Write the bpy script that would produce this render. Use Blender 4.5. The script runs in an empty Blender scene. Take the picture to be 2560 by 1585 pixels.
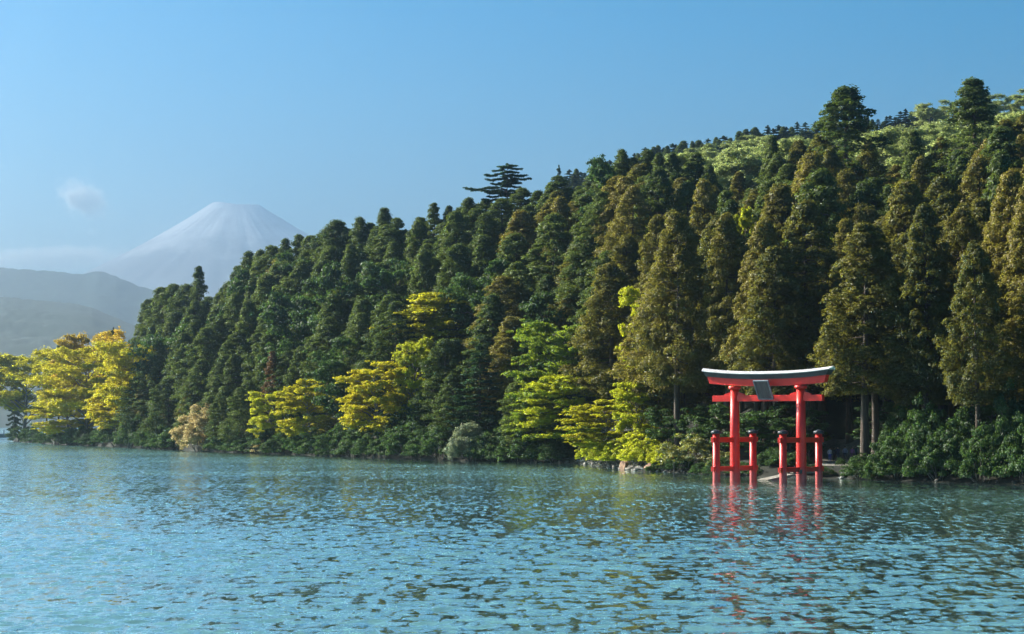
import bpy, bmesh, math, random
import numpy as np
from mathutils import Vector, Matrix

R = math.radians
C = bpy.context.scene.collection
SC = bpy.context.scene

# ------------------------------------------------------------------ camera, sky, sun, exposure
F = 5200.0            # focal length in pixels of the 2560-wide photograph
HZ = 1055.0           # horizon row in the photograph
CAM_H = 6.2           # deck of a lake steamer
cam = bpy.data.cameras.new('camera')
cam.sensor_width = 36.0
cam.lens = 36.0 * F / 2560.0
cam.clip_start = 0.5
cam.clip_end = 300000.0
camo = bpy.data.objects.new('camera', cam)
C.objects.link(camo)
camo.location = (0, 0, CAM_H)
PITCH = math.atan((HZ - 792.5) / F)
camo.rotation_euler = (R(90) + PITCH, 0, 0)
SC.camera = camo

SUN_AZ = 64.0         # degrees left of the viewing direction
SUN_EL = 33.0
world = bpy.data.worlds.new('World')
SC.world = world
world.use_nodes = True
wn = world.node_tree
bg = wn.nodes['Background']
sky = wn.nodes.new('ShaderNodeTexSky')
sky.sky_type = 'NISHITA'
sky.sun_disc = False
sky.sun_elevation = R(SUN_EL)
sky.sun_rotation = R(-SUN_AZ)
sky.altitude = 700
sky.air_density = 1.0
sky.dust_density = 0.4
sky.ozone_density = 2.0
hs = wn.nodes.new('ShaderNodeHueSaturation')
hs.inputs['Saturation'].default_value = 1.75
hs.inputs['Hue'].default_value = 0.49
wn.links.new(sky.outputs['Color'], hs.inputs['Color'])
wn.links.new(hs.outputs['Color'], bg.inputs['Color'])
bg.inputs['Strength'].default_value = 0.05

sun = bpy.data.lights.new('sun', 'SUN')
sun.energy = 5.0
sun.angle = R(0.5)
sun.color = (1.0, 0.93, 0.80)
suno = bpy.data.objects.new('sun', sun)
C.objects.link(suno)
_d = Vector((-math.sin(R(SUN_AZ)) * math.cos(R(SUN_EL)), math.cos(R(SUN_AZ)) * math.cos(R(SUN_EL)), math.sin(R(SUN_EL))))
suno.rotation_euler = _d.to_track_quat('Z', 'Y').to_euler()
suno.location = _d * 500

SC.view_settings.view_transform = 'Standard'
SC.view_settings.look = 'None'
SC.view_settings.gamma = 1.0
SC.view_settings.exposure = 1.45
SC.render.engine = 'CYCLES'
SC.cycles.max_bounces = 7
SC.cycles.diffuse_bounces = 2
SC.cycles.glossy_bounces = 3
SC.cycles.transmission_bounces = 3
SC.cycles.volume_bounces = 1
SC.cycles.use_denoising = True
SC.cycles.caustics_reflective = False
SC.cycles.caustics_refractive = False

HAZE_DENSITY = 1.35e-4

# ------------------------------------------------------------------ helpers
def X(px, Y):
    return (px - 1280.0) / F * Y

def Z(py, Y):
    return CAM_H + (HZ - py) / F * Y

def tag(o, label=None, cat=None, group=None, kind=None):
    if label: o['label'] = label
    if cat: o['category'] = cat
    if group: o['group'] = group
    if kind: o['kind'] = kind
    return o

def empty(name, loc, rz=0.0):
    o = bpy.data.objects.new(name, None)
    o.empty_display_size = 0.5
    C.objects.link(o)
    o.location = loc
    o.rotation_euler = (0, 0, rz)
    return o

def link_mesh(name, me, mat=None, parent=None):
    o = bpy.data.objects.new(name, me)
    C.objects.link(o)
    if mat is not None and len(me.materials) == 0:
        me.materials.append(mat)
    if parent is not None:
        o.parent = parent
    return o

def np_mesh(name, verts, faces, smooth=False, mat_idx=None):
    """verts (n,3); faces (m,k) all of one size"""
    me = bpy.data.meshes.new(name)
    verts = np.asarray(verts, np.float32)
    faces = np.asarray(faces, np.int32)
    m, k = faces.shape
    me.vertices.add(len(verts))
    me.vertices.foreach_set('co', verts.ravel())
    me.loops.add(m * k)
    me.loops.foreach_set('vertex_index', faces.ravel())
    me.polygons.add(m)
    me.polygons.foreach_set('loop_start', np.arange(0, m * k, k, dtype=np.int32))
    me.polygons.foreach_set('loop_total', np.full(m, k, np.int32))
    if smooth:
        me.polygons.foreach_set('use_smooth', np.ones(m, bool))
    if mat_idx is not None:
        me.polygons.foreach_set('material_index', np.asarray(mat_idx, np.int32))
    me.update(calc_edges=True)
    me.validate()
    return me

class QB:
    """collects quads"""
    def __init__(s):
        s.v = []; s.f = []; s.n = 0
    def add(s, v, f):
        v = np.asarray(v, float); f = np.asarray(f, int)
        if f.shape[1] == 3:
            f = np.concatenate([f, f[:, 2:3]], 1)
        s.v.append(v); s.f.append(f + s.n); s.n += len(v)
    def tube(s, pts, radii, k=7, cap=False):
        pts = np.asarray(pts, float); n = len(pts)
        radii = np.broadcast_to(np.asarray(radii, float), (n,))
        tan = np.gradient(pts, axis=0)
        tan /= np.linalg.norm(tan, axis=1, keepdims=True) + 1e-9
        up = np.array([0, 0, 1.0]) if abs(tan[0, 2]) < 0.9 else np.array([1.0, 0, 0])
        a = np.cross(tan, up); a /= np.linalg.norm(a, axis=1, keepdims=True) + 1e-9
        b = np.cross(tan, a)
        th = np.arange(k) / k * 2 * np.pi
        ring = (a[:, None, :] * np.cos(th)[None, :, None] + b[:, None, :] * np.sin(th)[None, :, None]) * radii[:, None, None]
        v = (pts[:, None, :] + ring).reshape(-1, 3)
        i, j = np.meshgrid(np.arange(n - 1), np.arange(k), indexing='ij')
        j2 = (j + 1) % k
        f = np.stack([i * k + j, i * k + j2, (i + 1) * k + j2, (i + 1) * k + j], -1).reshape(-1, 4)
        s.add(v, f)
    def mesh(s, name, smooth=True):
        return np_mesh(name, np.concatenate(s.v), np.concatenate(s.f), smooth)

def box_bm(bm, x0, x1, y0, y1, z0, z1):
    vs = [bm.verts.new((x, y, z)) for x in (x0, x1) for y in (y0, y1) for z in (z0, z1)]
    for q in ((0, 1, 3, 2), (4, 6, 7, 5), (0, 4, 5, 1), (2, 3, 7, 6), (0, 2, 6, 4), (1, 5, 7, 3)):
        bm.faces.new([vs[i] for i in q])
    return vs

def bm_obj(name, bm, mat, parent=None, bevel=0.0, smooth=False):
    bmesh.ops.recalc_face_normals(bm, faces=bm.faces)
    if bevel > 0:
        bmesh.ops.bevel(bm, geom=[e for e in bm.edges if e.calc_face_angle(0) > 0.5], offset=bevel, segments=2, affect='EDGES', profile=0.7)
    me = bpy.data.meshes.new(name)
    bm.to_mesh(me); bm.free()
    if smooth:
        me.polygons.foreach_set('use_smooth', np.ones(len(me.polygons), bool))
    return link_mesh(name, me, mat, parent)

# smooth value noise in numpy -----------------------------------------------------
def vnoise(x, y, seed=0):
    xi = np.floor(x).astype(np.int64); yi = np.floor(y).astype(np.int64)
    xf = x - xi; yf = y - yi
    def h(a, b):
        n = (a * 374761393 + b * 668265263 + seed * 1442695041) & 0x7fffffff
        n = ((n ^ (n >> 13)) * 1274126177) & 0x7fffffff
        return ((n ^ (n >> 16)) & 0xffff) / 65535.0
    u = xf * xf * (3 - 2 * xf); v = yf * yf * (3 - 2 * yf)
    return (h(xi, yi) * (1 - u) + h(xi + 1, yi) * u) * (1 - v) + (h(xi, yi + 1) * (1 - u) + h(xi + 1, yi + 1) * u) * v

def fbm(x, y, seed=0, o=4):
    t = 0; a = 0.5
    for i in range(o):
        t = t + a * (vnoise(x, y, seed + i) - 0.5); x = x * 2.03 + 11.7; y = y * 2.03 + 5.1; a *= 0.5
    return t

# ------------------------------------------------------------------ materials
def new_mat(name):
    m = bpy.data.materials.new(name)
    m.use_nodes = True
    nt = m.node_tree
    for n in list(nt.nodes): nt.nodes.remove(n)
    out = nt.nodes.new('ShaderNodeOutputMaterial')
    return m, nt, out

def N(nt, t, **kw):
    n = nt.nodes.new(t)
    for k, v in kw.items():
        if k in n.inputs: n.inputs[k].default_value = v
        else: setattr(n, k, v)
    return n

def ramp(nt, stops):
    r = nt.nodes.new('ShaderNodeValToRGB')
    el = r.color_ramp.elements
    while len(el) < len(stops): el.new(0.5)
    for e, (p, c) in zip(el, stops):
        e.position = p; e.color = (*c, 1) if len(c) == 3 else c
    return r

def foliage(name, ca, cb, tr, tmix=0.45, gloss=0.03, nscale=0.35, vary=0.35):
    """leaf clumps: colour drifts with position, from leaf to leaf and from tree to tree; leaves let light through"""
    m, nt, out = new_mat(name)
    L = nt.links.new
    tc = N(nt, 'ShaderNodeTexCoord'); oi = N(nt, 'ShaderNodeObjectInfo'); ge = N(nt, 'ShaderNodeNewGeometry')
    add = N(nt, 'ShaderNodeVectorMath', operation='ADD')
    L(tc.outputs['Object'], add.inputs[0]); L(oi.outputs['Location'], add.inputs[1])
    no = N(nt, 'ShaderNodeTexNoise', Scale=nscale, Detail=3.0)
    L(add.outputs[0], no.inputs['Vector'])
    ma = N(nt, 'ShaderNodeMath', operation='MULTIPLY_ADD'); ma.inputs[1].default_value = 0.45
    L(ge.outputs['Random Per Island'], ma.inputs[0]); L(no.outputs['Fac'], ma.inputs[2])
    mb = N(nt, 'ShaderNodeMath', operation='MULTIPLY_ADD'); mb.inputs[1].default_value = 0.7
    L(oi.outputs['Random'], mb.inputs[0]); L(ma.outputs[0], mb.inputs[2])
    mr = N(nt, 'ShaderNodeMapRange'); mr.inputs['From Min'].default_value = 0.55; mr.inputs['From Max'].default_value = 1.5
    L(mb.outputs[0], mr.inputs['Value'])
    cr = ramp(nt, [(0.0, ca), (1.0, cb)])
    L(mr.outputs[0], cr.inputs[0])
    hs = N(nt, 'ShaderNodeHueSaturation')
    vm = N(nt, 'ShaderNodeMath', operation='MULTIPLY_ADD'); vm.inputs[1].default_value = vary; vm.inputs[2].default_value = 1 - vary / 2
    L(oi.outputs['Random'], vm.inputs[0]); L(vm.outputs[0], hs.inputs['Value']); L(cr.outputs[0], hs.inputs['Color'])
    df = N(nt, 'ShaderNodeBsdfDiffuse'); L(hs.outputs[0], df.inputs['Color'])
    tl = N(nt, 'ShaderNodeBsdfTranslucent')
    mt = N(nt, 'ShaderNodeMix', data_type='RGBA', blend_type='MIX')
    mt.inputs['Factor'].default_value = 0.75
    L(hs.outputs[0], mt.inputs[6]); mt.inputs[7].default_value = (*tr, 1); L(mt.outputs[2], tl.inputs['Color'])
    mx = N(nt, 'ShaderNodeMixShader'); mx.inputs[0].default_value = tmix
    L(df.outputs[0], mx.inputs[1]); L(tl.outputs[0], mx.inputs[2])
    gl = N(nt, 'ShaderNodeBsdfGlossy'); gl.inputs['Roughness'].default_value = 0.5
    m2 = N(nt, 'ShaderNodeMixShader'); m2.inputs[0].default_value = gloss
    L(mx.outputs[0], m2.inputs[1]); L(gl.outputs[0], m2.inputs[2]); L(m2.outputs[0], out.inputs['Surface'])
    return m

def solid(name, ca, cb, scale=3.0, rough=0.6, bump=0.0, bscale=20.0, stretch=(1, 1, 1), metallic=0.0, spec=0.5):
    m, nt, out = new_mat(name)
    L = nt.links.new
    tc = N(nt, 'ShaderNodeTexCoord'); mp = N(nt, 'ShaderNodeMapping'); mp.inputs['Scale'].default_value = stretch
    L(tc.outputs['Object'], mp.inputs['Vector'])
    no = N(nt, 'ShaderNodeTexNoise', Scale=scale, Detail=5.0); L(mp.outputs[0], no.inputs['Vector'])
    cr = ramp(nt, [(0.3, ca), (0.7, cb)]); L(no.outputs['Fac'], cr.inputs[0])
    p = N(nt, 'ShaderNodeBsdfPrincipled', Roughness=rough, Metallic=metallic); L(cr.outputs[0], p.inputs['Base Color'])
    p.inputs['Specular IOR Level'].default_value = spec
    if bump > 0:
        n2 = N(nt, 'ShaderNodeTexNoise', Scale=bscale, Detail=4.0); L(mp.outputs[0], n2.inputs['Vector'])
        b = N(nt, 'ShaderNodeBump', Strength=bump); L(n2.outputs['Fac'], b.inputs['Height']); L(b.outputs[0], p.inputs['Normal'])
    L(p.outputs[0], out.inputs['Surface'])
    return m

M = {}
M['cedar'] = foliage('sun_warmed_cedar_needles', (0.035, 0.075, 0.020), (0.19, 0.145, 0.028), (0.28, 0.26, 0.03), 0.38, 0.02)  # olive end has the warm light on the tufts painted into it
M['cedar_green'] = foliage('cypress_needles', (0.024, 0.070, 0.022), (0.10, 0.13, 0.028), (0.18, 0.24, 0.03), 0.36, 0.02)
M['fir'] = foliage('fir_needles', (0.014, 0.050, 0.022), (0.035, 0.085, 0.030), (0.07, 0.16, 0.03), 0.3, 0.02)
M['yellow'] = foliage('young_yellow_leaves', (0.17, 0.24, 0.012), (0.60, 0.47, 0.016), (0.80, 0.72, 0.03), 0.5, 0.02, 0.6)
M['gold'] = foliage('young_golden_leaves', (0.34, 0.25, 0.016), (0.52, 0.32, 0.022), (0.78, 0.56, 0.03), 0.5, 0.02)
M['lime'] = foliage('young_lime_leaves', (0.11, 0.20, 0.012), (0.46, 0.44, 0.016), (0.70, 0.72, 0.03), 0.5, 0.02, 0.6)
M['maple'] = foliage('maple_leaves', (0.04, 0.14, 0.018), (0.26, 0.30, 0.022), (0.42, 0.52, 0.03), 0.5, 0.02, 0.5)
M['pale'] = foliage('pale_spring_leaves', (0.17, 0.25, 0.07), (0.34, 0.38, 0.13), (0.48, 0.54, 0.15), 0.5, 0.02)
M['tan'] = foliage('tan_willow_leaves', (0.40, 0.32, 0.13), (0.62, 0.50, 0.25), (0.70, 0.56, 0.22), 0.4, 0.02)
M['grey'] = foliage('grey_willow_leaves', (0.14, 0.19, 0.11), (0.28, 0.32, 0.19), (0.30, 0.34, 0.16), 0.4, 0.03)
M['shrub'] = foliage('dark_shrub_leaves', (0.018, 0.052, 0.016), (0.050, 0.100, 0.024), (0.12, 0.22, 0.03), 0.35, 0.025)
M['glossy'] = foliage('glossy_shrub_leaves', (0.13, 0.18, 0.03), (0.32, 0.30, 0.07), (0.45, 0.42, 0.05), 0.4, 0.08)
M['brown'] = foliage('reddish_brown_needles', (0.09, 0.055, 0.026), (0.16, 0.085, 0.035), (0.22, 0.12, 0.03), 0.35, 0.02)
M['orange'] = foliage('orange_leaves', (0.40, 0.20, 0.07), (0.52, 0.27, 0.10), (0.60, 0.34, 0.12), 0.45, 0.02)
M['far'] = foliage('far_conifer_needles', (0.012, 0.040, 0.022), (0.030, 0.060, 0.028), (0.06, 0.10, 0.03), 0.25, 0.02)
M['bark'] = solid('cedar_bark', (0.035, 0.025, 0.018), (0.11, 0.080, 0.058), 2.0, 0.9, 0.5, 6.0, (3, 3, 0.3))
M['greybark'] = solid('grey_bark', (0.09, 0.08, 0.07), (0.22, 0.20, 0.18), 2.0, 0.9, 0.4, 6.0, (2, 2, 0.5))
M['deadwood'] = solid('bleached_dead_wood', (0.20, 0.18, 0.16), (0.40, 0.37, 0.33), 2.0, 0.9, 0.3, 6.0, (2, 2, 0.5))
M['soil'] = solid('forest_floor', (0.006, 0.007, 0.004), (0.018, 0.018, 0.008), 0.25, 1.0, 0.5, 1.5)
M['path'] = solid('gravel_path', (0.14, 0.125, 0.10), (0.24, 0.22, 0.18), 2.0, 0.95, 0.4, 8.0)
M['rock'] = solid('shore_rock', (0.10, 0.09, 0.08), (0.34, 0.31, 0.27), 1.5, 0.85, 0.6, 5.0)
M['wetrock'] = solid('wet_shore_rock', (0.02, 0.02, 0.018), (0.08, 0.075, 0.065), 1.5, 0.5, 0.6, 5.0)
M['redrock'] = solid('rusty_shore_rock', (0.14, 0.075, 0.045), (0.34, 0.20, 0.12), 1.5, 0.85, 0.6, 5.0)
M['ground'] = solid('far_plain', (0.02, 0.03, 0.015), (0.05, 0.06, 0.03), 0.002, 1.0)
M['ridge'] = solid('wooded_ridge', (0.006, 0.018, 0.012), (0.014, 0.030, 0.018), 0.03, 1.0)
M['steel'] = solid('dark_steel', (0.02, 0.02, 0.022), (0.05, 0.05, 0.05), 4.0, 0.5)
M['concrete'] = solid('weathered_concrete', (0.16, 0.17, 0.18), (0.26, 0.27, 0.28), 0.8, 0.85)
M['slab'] = solid('stone_landing', (0.20, 0.175, 0.14), (0.36, 0.32, 0.26), 1.2, 0.85, 0.3, 6.0)

# vermilion lacquer with weathering near the water
def lacquer():
    m, nt, out = new_mat('vermilion_lacquer')
    L = nt.links.new
    tc = N(nt, 'ShaderNodeTexCoord')
    no = N(nt, 'ShaderNodeTexNoise', Scale=0.8, Detail=6.0); L(tc.outputs['Object'], no.inputs['Vector'])
    cr = ramp(nt, [(0.3, (0.66, 0.012, 0.006)), (0.72, (0.84, 0.026, 0.010))]); L(no.outputs['Fac'], cr.inputs[0])
    ge = N(nt, 'ShaderNodeNewGeometry'); sp = N(nt, 'ShaderNodeSeparateXYZ'); L(ge.outputs['Position'], sp.inputs[0])
    n2 = N(nt, 'ShaderNodeTexNoise', Scale=2.5, Detail=4.0); L(tc.outputs['Object'], n2.inputs['Vector'])
    md = N(nt, 'ShaderNodeMath', operation='MULTIPLY_ADD'); md.inputs[1].default_value = -1.2
    L(n2.outputs['Fac'], md.inputs[0]); L(sp.outputs['Z'], md.inputs[2])
    mr = N(nt, 'ShaderNodeMapRange'); mr.inputs['From Min'].default_value = 0.15; mr.inputs['From Max'].default_value = 0.75
    mr.inputs['To Min'].default_value = 0.65; mr.inputs['To Max'].default_value = 0.0
    L(md.outputs[0], mr.inputs['Value'])
    mx = N(nt, 'ShaderNodeMix', data_type='RGBA'); L(mr.outputs[0], mx.inputs['Factor']); L(cr.outputs[0], mx.inputs[6]); mx.inputs[7].default_value = (0.36, 0.10, 0.09, 1)
    p = N(nt, 'ShaderNodeBsdfPrincipled', Roughness=0.38); L(mx.outputs[2], p.inputs['Base Color'])
    b = N(nt, 'ShaderNodeBump', Strength=0.05); L(no.outputs['Fac'], b.inputs['Height']); L(b.outputs[0], p.inputs['Normal'])
    L(p.outputs[0], out.inputs['Surface'])
    return m
M['red'] = lacquer()
M['black'] = solid('black_lacquer', (0.010, 0.014, 0.018), (0.03, 0.035, 0.04), 1.5, 0.45)
M['copper'] = solid('sun_paled_roof_metal', (0.52, 0.49, 0.46), (0.72, 0.69, 0.65), 0.9, 0.4, 0.0, 1, (0.4, 2, 2), 0.0)  # dark copper made pale: sunlight and sky reflection put into the colour
M['plaque'] = solid('weathered_plaque', (0.05, 0.045, 0.05), (0.13, 0.115, 0.12), 2.0, 0.5, 0.1, 6.0, (4, 1, 0.4))
M['plaqueframe'] = solid('plaque_frame', (0.16, 0.17, 0.19), (0.30, 0.31, 0.33), 2.0, 0.4)

# ------------------------------------------------------------------ land profile (columns are lines of sight, distances from the waterline seen)
_sp = np.array([-900, -300, 20, 42, 136, 419, 524, 681, 943, 1143, 1447, 1500, 1593, 1772, 1840, 1908, 2097, 2201, 2560, 3300, 4400])
_sd = np.array([ 700,  700, 690, 655, 578, 467, 436, 408, 358, 336, 313, 292, 266, 248, 240, 234, 230, 222, 207, 195, 190.])
def Ds(px): return np.interp(px, _sp, _sd)
def Zh(px): return np.interp(px, [42, 200, 340, 400, 500, 600, 800, 1000, 1250, 1500, 1800, 2100, 2560, 4400], [2, 3, 5, 13, 15, 19, 26, 31, 35, 39, 37, 36, 37, 40])
def Zr(px): return np.interp(px, [300, 400, 800, 1200, 1400, 1600, 2000, 2400, 2700, 4400], [-3, 8, 30, 58, 84, 90, 101, 110, 115, 120])
def U0(px): return np.interp(px, [0, 380, 1400, 1750, 4400], [40, 3, 3, 26, 30])
def UH(px): return np.interp(px, [0, 380, 1400, 1750, 4400], [60, 88, 92, 118, 124])
def land(px, Y):
    px = np.asarray(px, float); Y = np.asarray(Y, float)
    u = Y - Ds(px)
    u0 = U0(px); uh = UH(px); zh = Zh(px); zr = Zr(px)
    bench = 0.15 + 1.1 * np.clip(u / 3.0, 0, 1) + 0.035 * np.clip(u - 3, 0, None).clip(0, 30)
    t = np.clip((u - u0) / (uh - u0), 0, 1)
    z = bench + (zh - bench) * (0.65 * t + 0.35 * t * t * (3 - 2 * t))
    t2 = np.clip((u - uh) / (760 - Ds(px) - uh).clip(30), 0, 1)
    z = z + (zr - zh) * (t2 * t2 * (3 - 2 * t2)) * (u > uh)
    t3 = np.clip((Y - 760) / 500, 0, 1)
    z = z - t3 * 60 * (zr > 0)
    z = np.where(u < 0, 0.15 + u * 0.18, z)
    z = np.maximum(z, -2.6)
    # the low spit ends left of column 30
    s = np.clip((px - 18) / 26, 0, 1)
    z = -2.6 + (z + 2.6) * s
    x = (px - 1280) / F * Y
    z = z + np.where(u > 4, fbm(x / 14, Y / 14, 3) * 2.2 * np.clip((u - 4) / 25, 0, 1) * s, 0)
    return z
def px_of(x, Y): return 1280 + x / Y * F

# ------------------------------------------------------------------ ground, lake bed
def disc(name, r, z, mat, n=96):
    th = np.arange(n) / n * 2 * np.pi
    v = np.concatenate([[[0, 0, z]], np.stack([r * np.cos(th), r * np.sin(th), np.full(n, z)], 1)])
    f = np.stack([np.zeros(n, int), 1 + np.arange(n), 1 + (np.arange(n) + 1) % n], 1)
    return link_mesh(name, np_mesh(name, v, f), mat)
g = disc('ground', 22000, -3.0, M['ground']); tag(g, kind='structure')

pxs = np.concatenate([np.linspace(-1500, -100, 12), np.linspace(-60, 2700, 300), np.linspace(2760, 4400, 24)])
us = np.concatenate([np.linspace(-22, 0, 10), np.linspace(0.8, 6, 8), np.linspace(8, 130, 60), np.linspace(136, 900, 70)])
PX, UU = np.meshgrid(pxs, us, indexing='ij')
YY = Ds(PX) + UU
XX = (PX - 1280) / F * YY
ZZ = land(PX, YY)
def grid_mesh(name, Xg, Yg, Zg, smooth=True):
    a, b = Xg.shape
    v = np.stack([Xg, Yg, Zg], -1).reshape(-1, 3)
    i, j = np.meshgrid(np.arange(a - 1), np.arange(b - 1), indexing='ij')
    f = np.stack([i * b + j, (i + 1) * b + j, (i + 1) * b + j + 1, i * b + j + 1], -1).reshape(-1, 4)
    return np_mesh(name, v, f, smooth)
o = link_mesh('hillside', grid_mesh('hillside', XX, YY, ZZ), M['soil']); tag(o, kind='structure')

# ------------------------------------------------------------------ lake
def lake_mat():
    m, nt, out = new_mat('lake_water')
    L = nt.links.new
    tc = N(nt, 'ShaderNodeTexCoord')
    at = N(nt, 'ShaderNodeAttribute', attribute_name='wind')
    def ripple(sx, sy, scale, detail):
        mp = N(nt, 'ShaderNodeMapping'); mp.inputs['Scale'].default_value = (sx, sy, 1); mp.inputs['Rotation'].default_value = (0, 0, R(8))
        L(tc.outputs['Object'], mp.inputs['Vector'])
        no = N(nt, 'ShaderNodeTexNoise', Scale=scale, Detail=detail, Roughness=0.55); L(mp.outputs[0], no.inputs['Vector'])
        su = N(nt, 'ShaderNodeVectorMath', operation='SUBTRACT'); su.inputs[1].default_value = (0.5, 0.5, 0.5)
        L(no.outputs['Color'], su.inputs[0])
        return su.outputs[0]
    a = ripple(0.55, 1.0, 2.6, 2.0)
    b = ripple(0.5, 1.0, 0.55, 2.0)
    # patches of stronger and weaker breeze
    mpw = N(nt, 'ShaderNodeMapping'); mpw.inputs['Scale'].default_value = (0.35, 1.0, 1); mpw.inputs['Rotation'].default_value = (0, 0, R(-14)); L(tc.outputs['Object'], mpw.inputs['Vector'])
    np_ = N(nt, 'ShaderNodeTexNoise', Scale=0.035, Detail=4.0); L(mpw.outputs[0], np_.inputs['Vector'])
    pr = N(nt, 'ShaderNodeMapRange'); pr.inputs['From Min'].default_value = 0.3; pr.inputs['From Max'].default_value = 0.7
    pr.inputs['To Min'].default_value = 0.5; pr.inputs['To Max'].default_value = 1.35; L(np_.outputs['Fac'], pr.inputs['Value'])
    sa = N(nt, 'ShaderNodeVectorMath', operation='MULTIPLY'); sa.inputs[1].default_value = (0.09, 0.16, 0.0); L(a, sa.inputs[0])
    sb = N(nt, 'ShaderNodeVectorMath', operation='MULTIPLY'); sb.inputs[1].default_value = (0.06, 0.1, 0.0); L(b, sb.inputs[0])
    c = ripple(2.6, 0.5, 1.0, 3.0)
    sc_ = N(nt, 'ShaderNodeVectorMath', operation='MULTIPLY'); sc_.inputs[1].default_value = (0.30, 0.62, 0.0); L(c, sc_.inputs[0])
    ad0 = N(nt, 'ShaderNodeVectorMath', operation='ADD'); L(sa.outputs[0], ad0.inputs[0]); L(sc_.outputs[0], ad0.inputs[1])
    ad = N(nt, 'ShaderNodeVectorMath', operation='ADD'); L(ad0.outputs[0], ad.inputs[0]); L(sb.outputs[0], ad.inputs[1])
    wm = N(nt, 'ShaderNodeMath', operation='MULTIPLY'); L(at.outputs['Fac'], wm.inputs[0]); L(pr.outputs[0], wm.inputs[1])
    sc = N(nt, 'ShaderNodeVectorMath', operation='SCALE'); L(ad.outputs[0], sc.inputs[0]); L(wm.outputs[0], sc.inputs['Scale'])
    ge = N(nt, 'ShaderNodeNewGeometry')
    a2 = N(nt, 'ShaderNodeVectorMath', operation='ADD'); L(ge.outputs['Normal'], a2.inputs[0]); L(sc.outputs[0], a2.inputs[1])
    nn = N(nt, 'ShaderNodeVectorMath', operation='NORMALIZE'); L(a2.outputs[0], nn.inputs[0])
    df = N(nt, 'ShaderNodeBsdfDiffuse'); df.inputs['Color'].default_value = (0.11, 0.235, 0.232, 1)
    gl = N(nt, 'ShaderNodeBsdfGlossy'); rm = N(nt, 'ShaderNodeMapRange'); rm.inputs['From Min'].default_value = 0.6; rm.inputs['To Min'].default_value = 0.03; rm.inputs['To Max'].default_value = 0.10; L(wm.outputs[0], rm.inputs['Value']); L(rm.outputs[0], gl.inputs['Roughness']); gl.inputs['Color'].default_value = (0.95, 1.0, 0.98, 1)
    fr = N(nt, 'ShaderNodeFresnel'); fr.inputs['IOR'].default_value = 3.0
    L(nn.outputs[0], gl.inputs['Normal']); L(nn.outputs[0], fr.inputs['Normal'])
    fm = N(nt, 'ShaderNodeMapRange'); fm.inputs['From Min'].default_value = 0.28; fm.inputs['From Max'].default_value = 0.6; fm.inputs['To Max'].default_value = 0.97; L(fr.outputs[0], fm.inputs['Value'])
    mx = N(nt, 'ShaderNodeMixShader'); L(fm.outputs[0], mx.inputs[0]); L(df.outputs[0], mx.inputs[1]); L(gl.outputs[0], mx.inputs[2])
    L(mx.outputs[0], out.inputs['Surface'])
    return m
M['lake'] = lake_mat()

_rng = np.random.default_rng(11)
_waves = []
for i in range(64):
    lam = 0.4 * (3.0 / 0.4) ** _rng.random()
    ang = R(-90 + 12) + _rng.normal() * 0.7
    k = 2 * np.pi / lam
    slope = 0.020 * (lam / 1.5) ** (-0.15) * (0.5 + _rng.random())
    _waves.append((k * np.cos(ang), k * np.sin(ang), slope / k, _rng.random() * 6.28))
def wave_z(x, y):
    z = np.zeros_like(x)
    for kx, ky, a, ph in _waves:
        z += a * np.sin(kx * x + ky * y + ph)
    g_ = 0.35 + 0.7 * vnoise(x / 9.0, y / 6.0, 5) + 0.7 * vnoise(x / 40.0, y / 16.0, 6)       # groups of higher and lower waves
    return z * g_ + 0.25 * np.abs(z) * z
rows = np.concatenate([np.linspace(2, 44, 12), np.geomspace(46, 175, 640), np.geomspace(177, 420, 60), np.geomspace(440, 2600, 30)])
ang = np.concatenate([np.linspace(-1.5, -0.29, 14), np.linspace(-0.275, 0.275, 430), np.linspace(0.29, 1.5, 14)])
A, RO = np.meshgrid(ang, rows, indexing='ij')
LX = np.sin(A) * RO / np.cos(np.clip(A, -0.3, 0.3)); LY = np.cos(A) * RO / np.cos(np.clip(A, -0.3, 0.3))
fade = np.clip((200 - RO) / 90, 0, 1) * np.clip((RO - 30) / 16, 0, 1) * (np.abs(A) < 0.28)
LPX = np.clip(np.where(LY > 1, px_of(LX, np.maximum(LY, 1)), 1280), -800, 4000)
off = Ds(LPX) - LY                                       # metres of open water to the shore behind
calm_w = np.interp(LPX, [0, 200, 450, 1000, 1500, 2000, 2560], [12, 20, 40, 62, 52, 50, 50])
edge = fbm(LX / 30, LY / 45, 21) * 40
wind = np.clip((off + edge - calm_w * 0.4) / (calm_w * 0.55), 0, 1)
wind = 0.30 + 0.70 * wind * wind * (3 - 2 * wind)
wind = np.where(off < -30, 0.6, wind)
LZ = wave_z(LX, LY) * fade * wind
lm = grid_mesh('lake', LX, LY, LZ)
at = lm.attributes.new('wind', 'FLOAT', 'POINT'); at.data.foreach_set('value', (wind * (1 + 1.6 * (1 - fade))).ravel().astype(np.float32))
o = link_mesh('lake', lm, M['lake']); tag(o, kind='structure')

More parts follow.
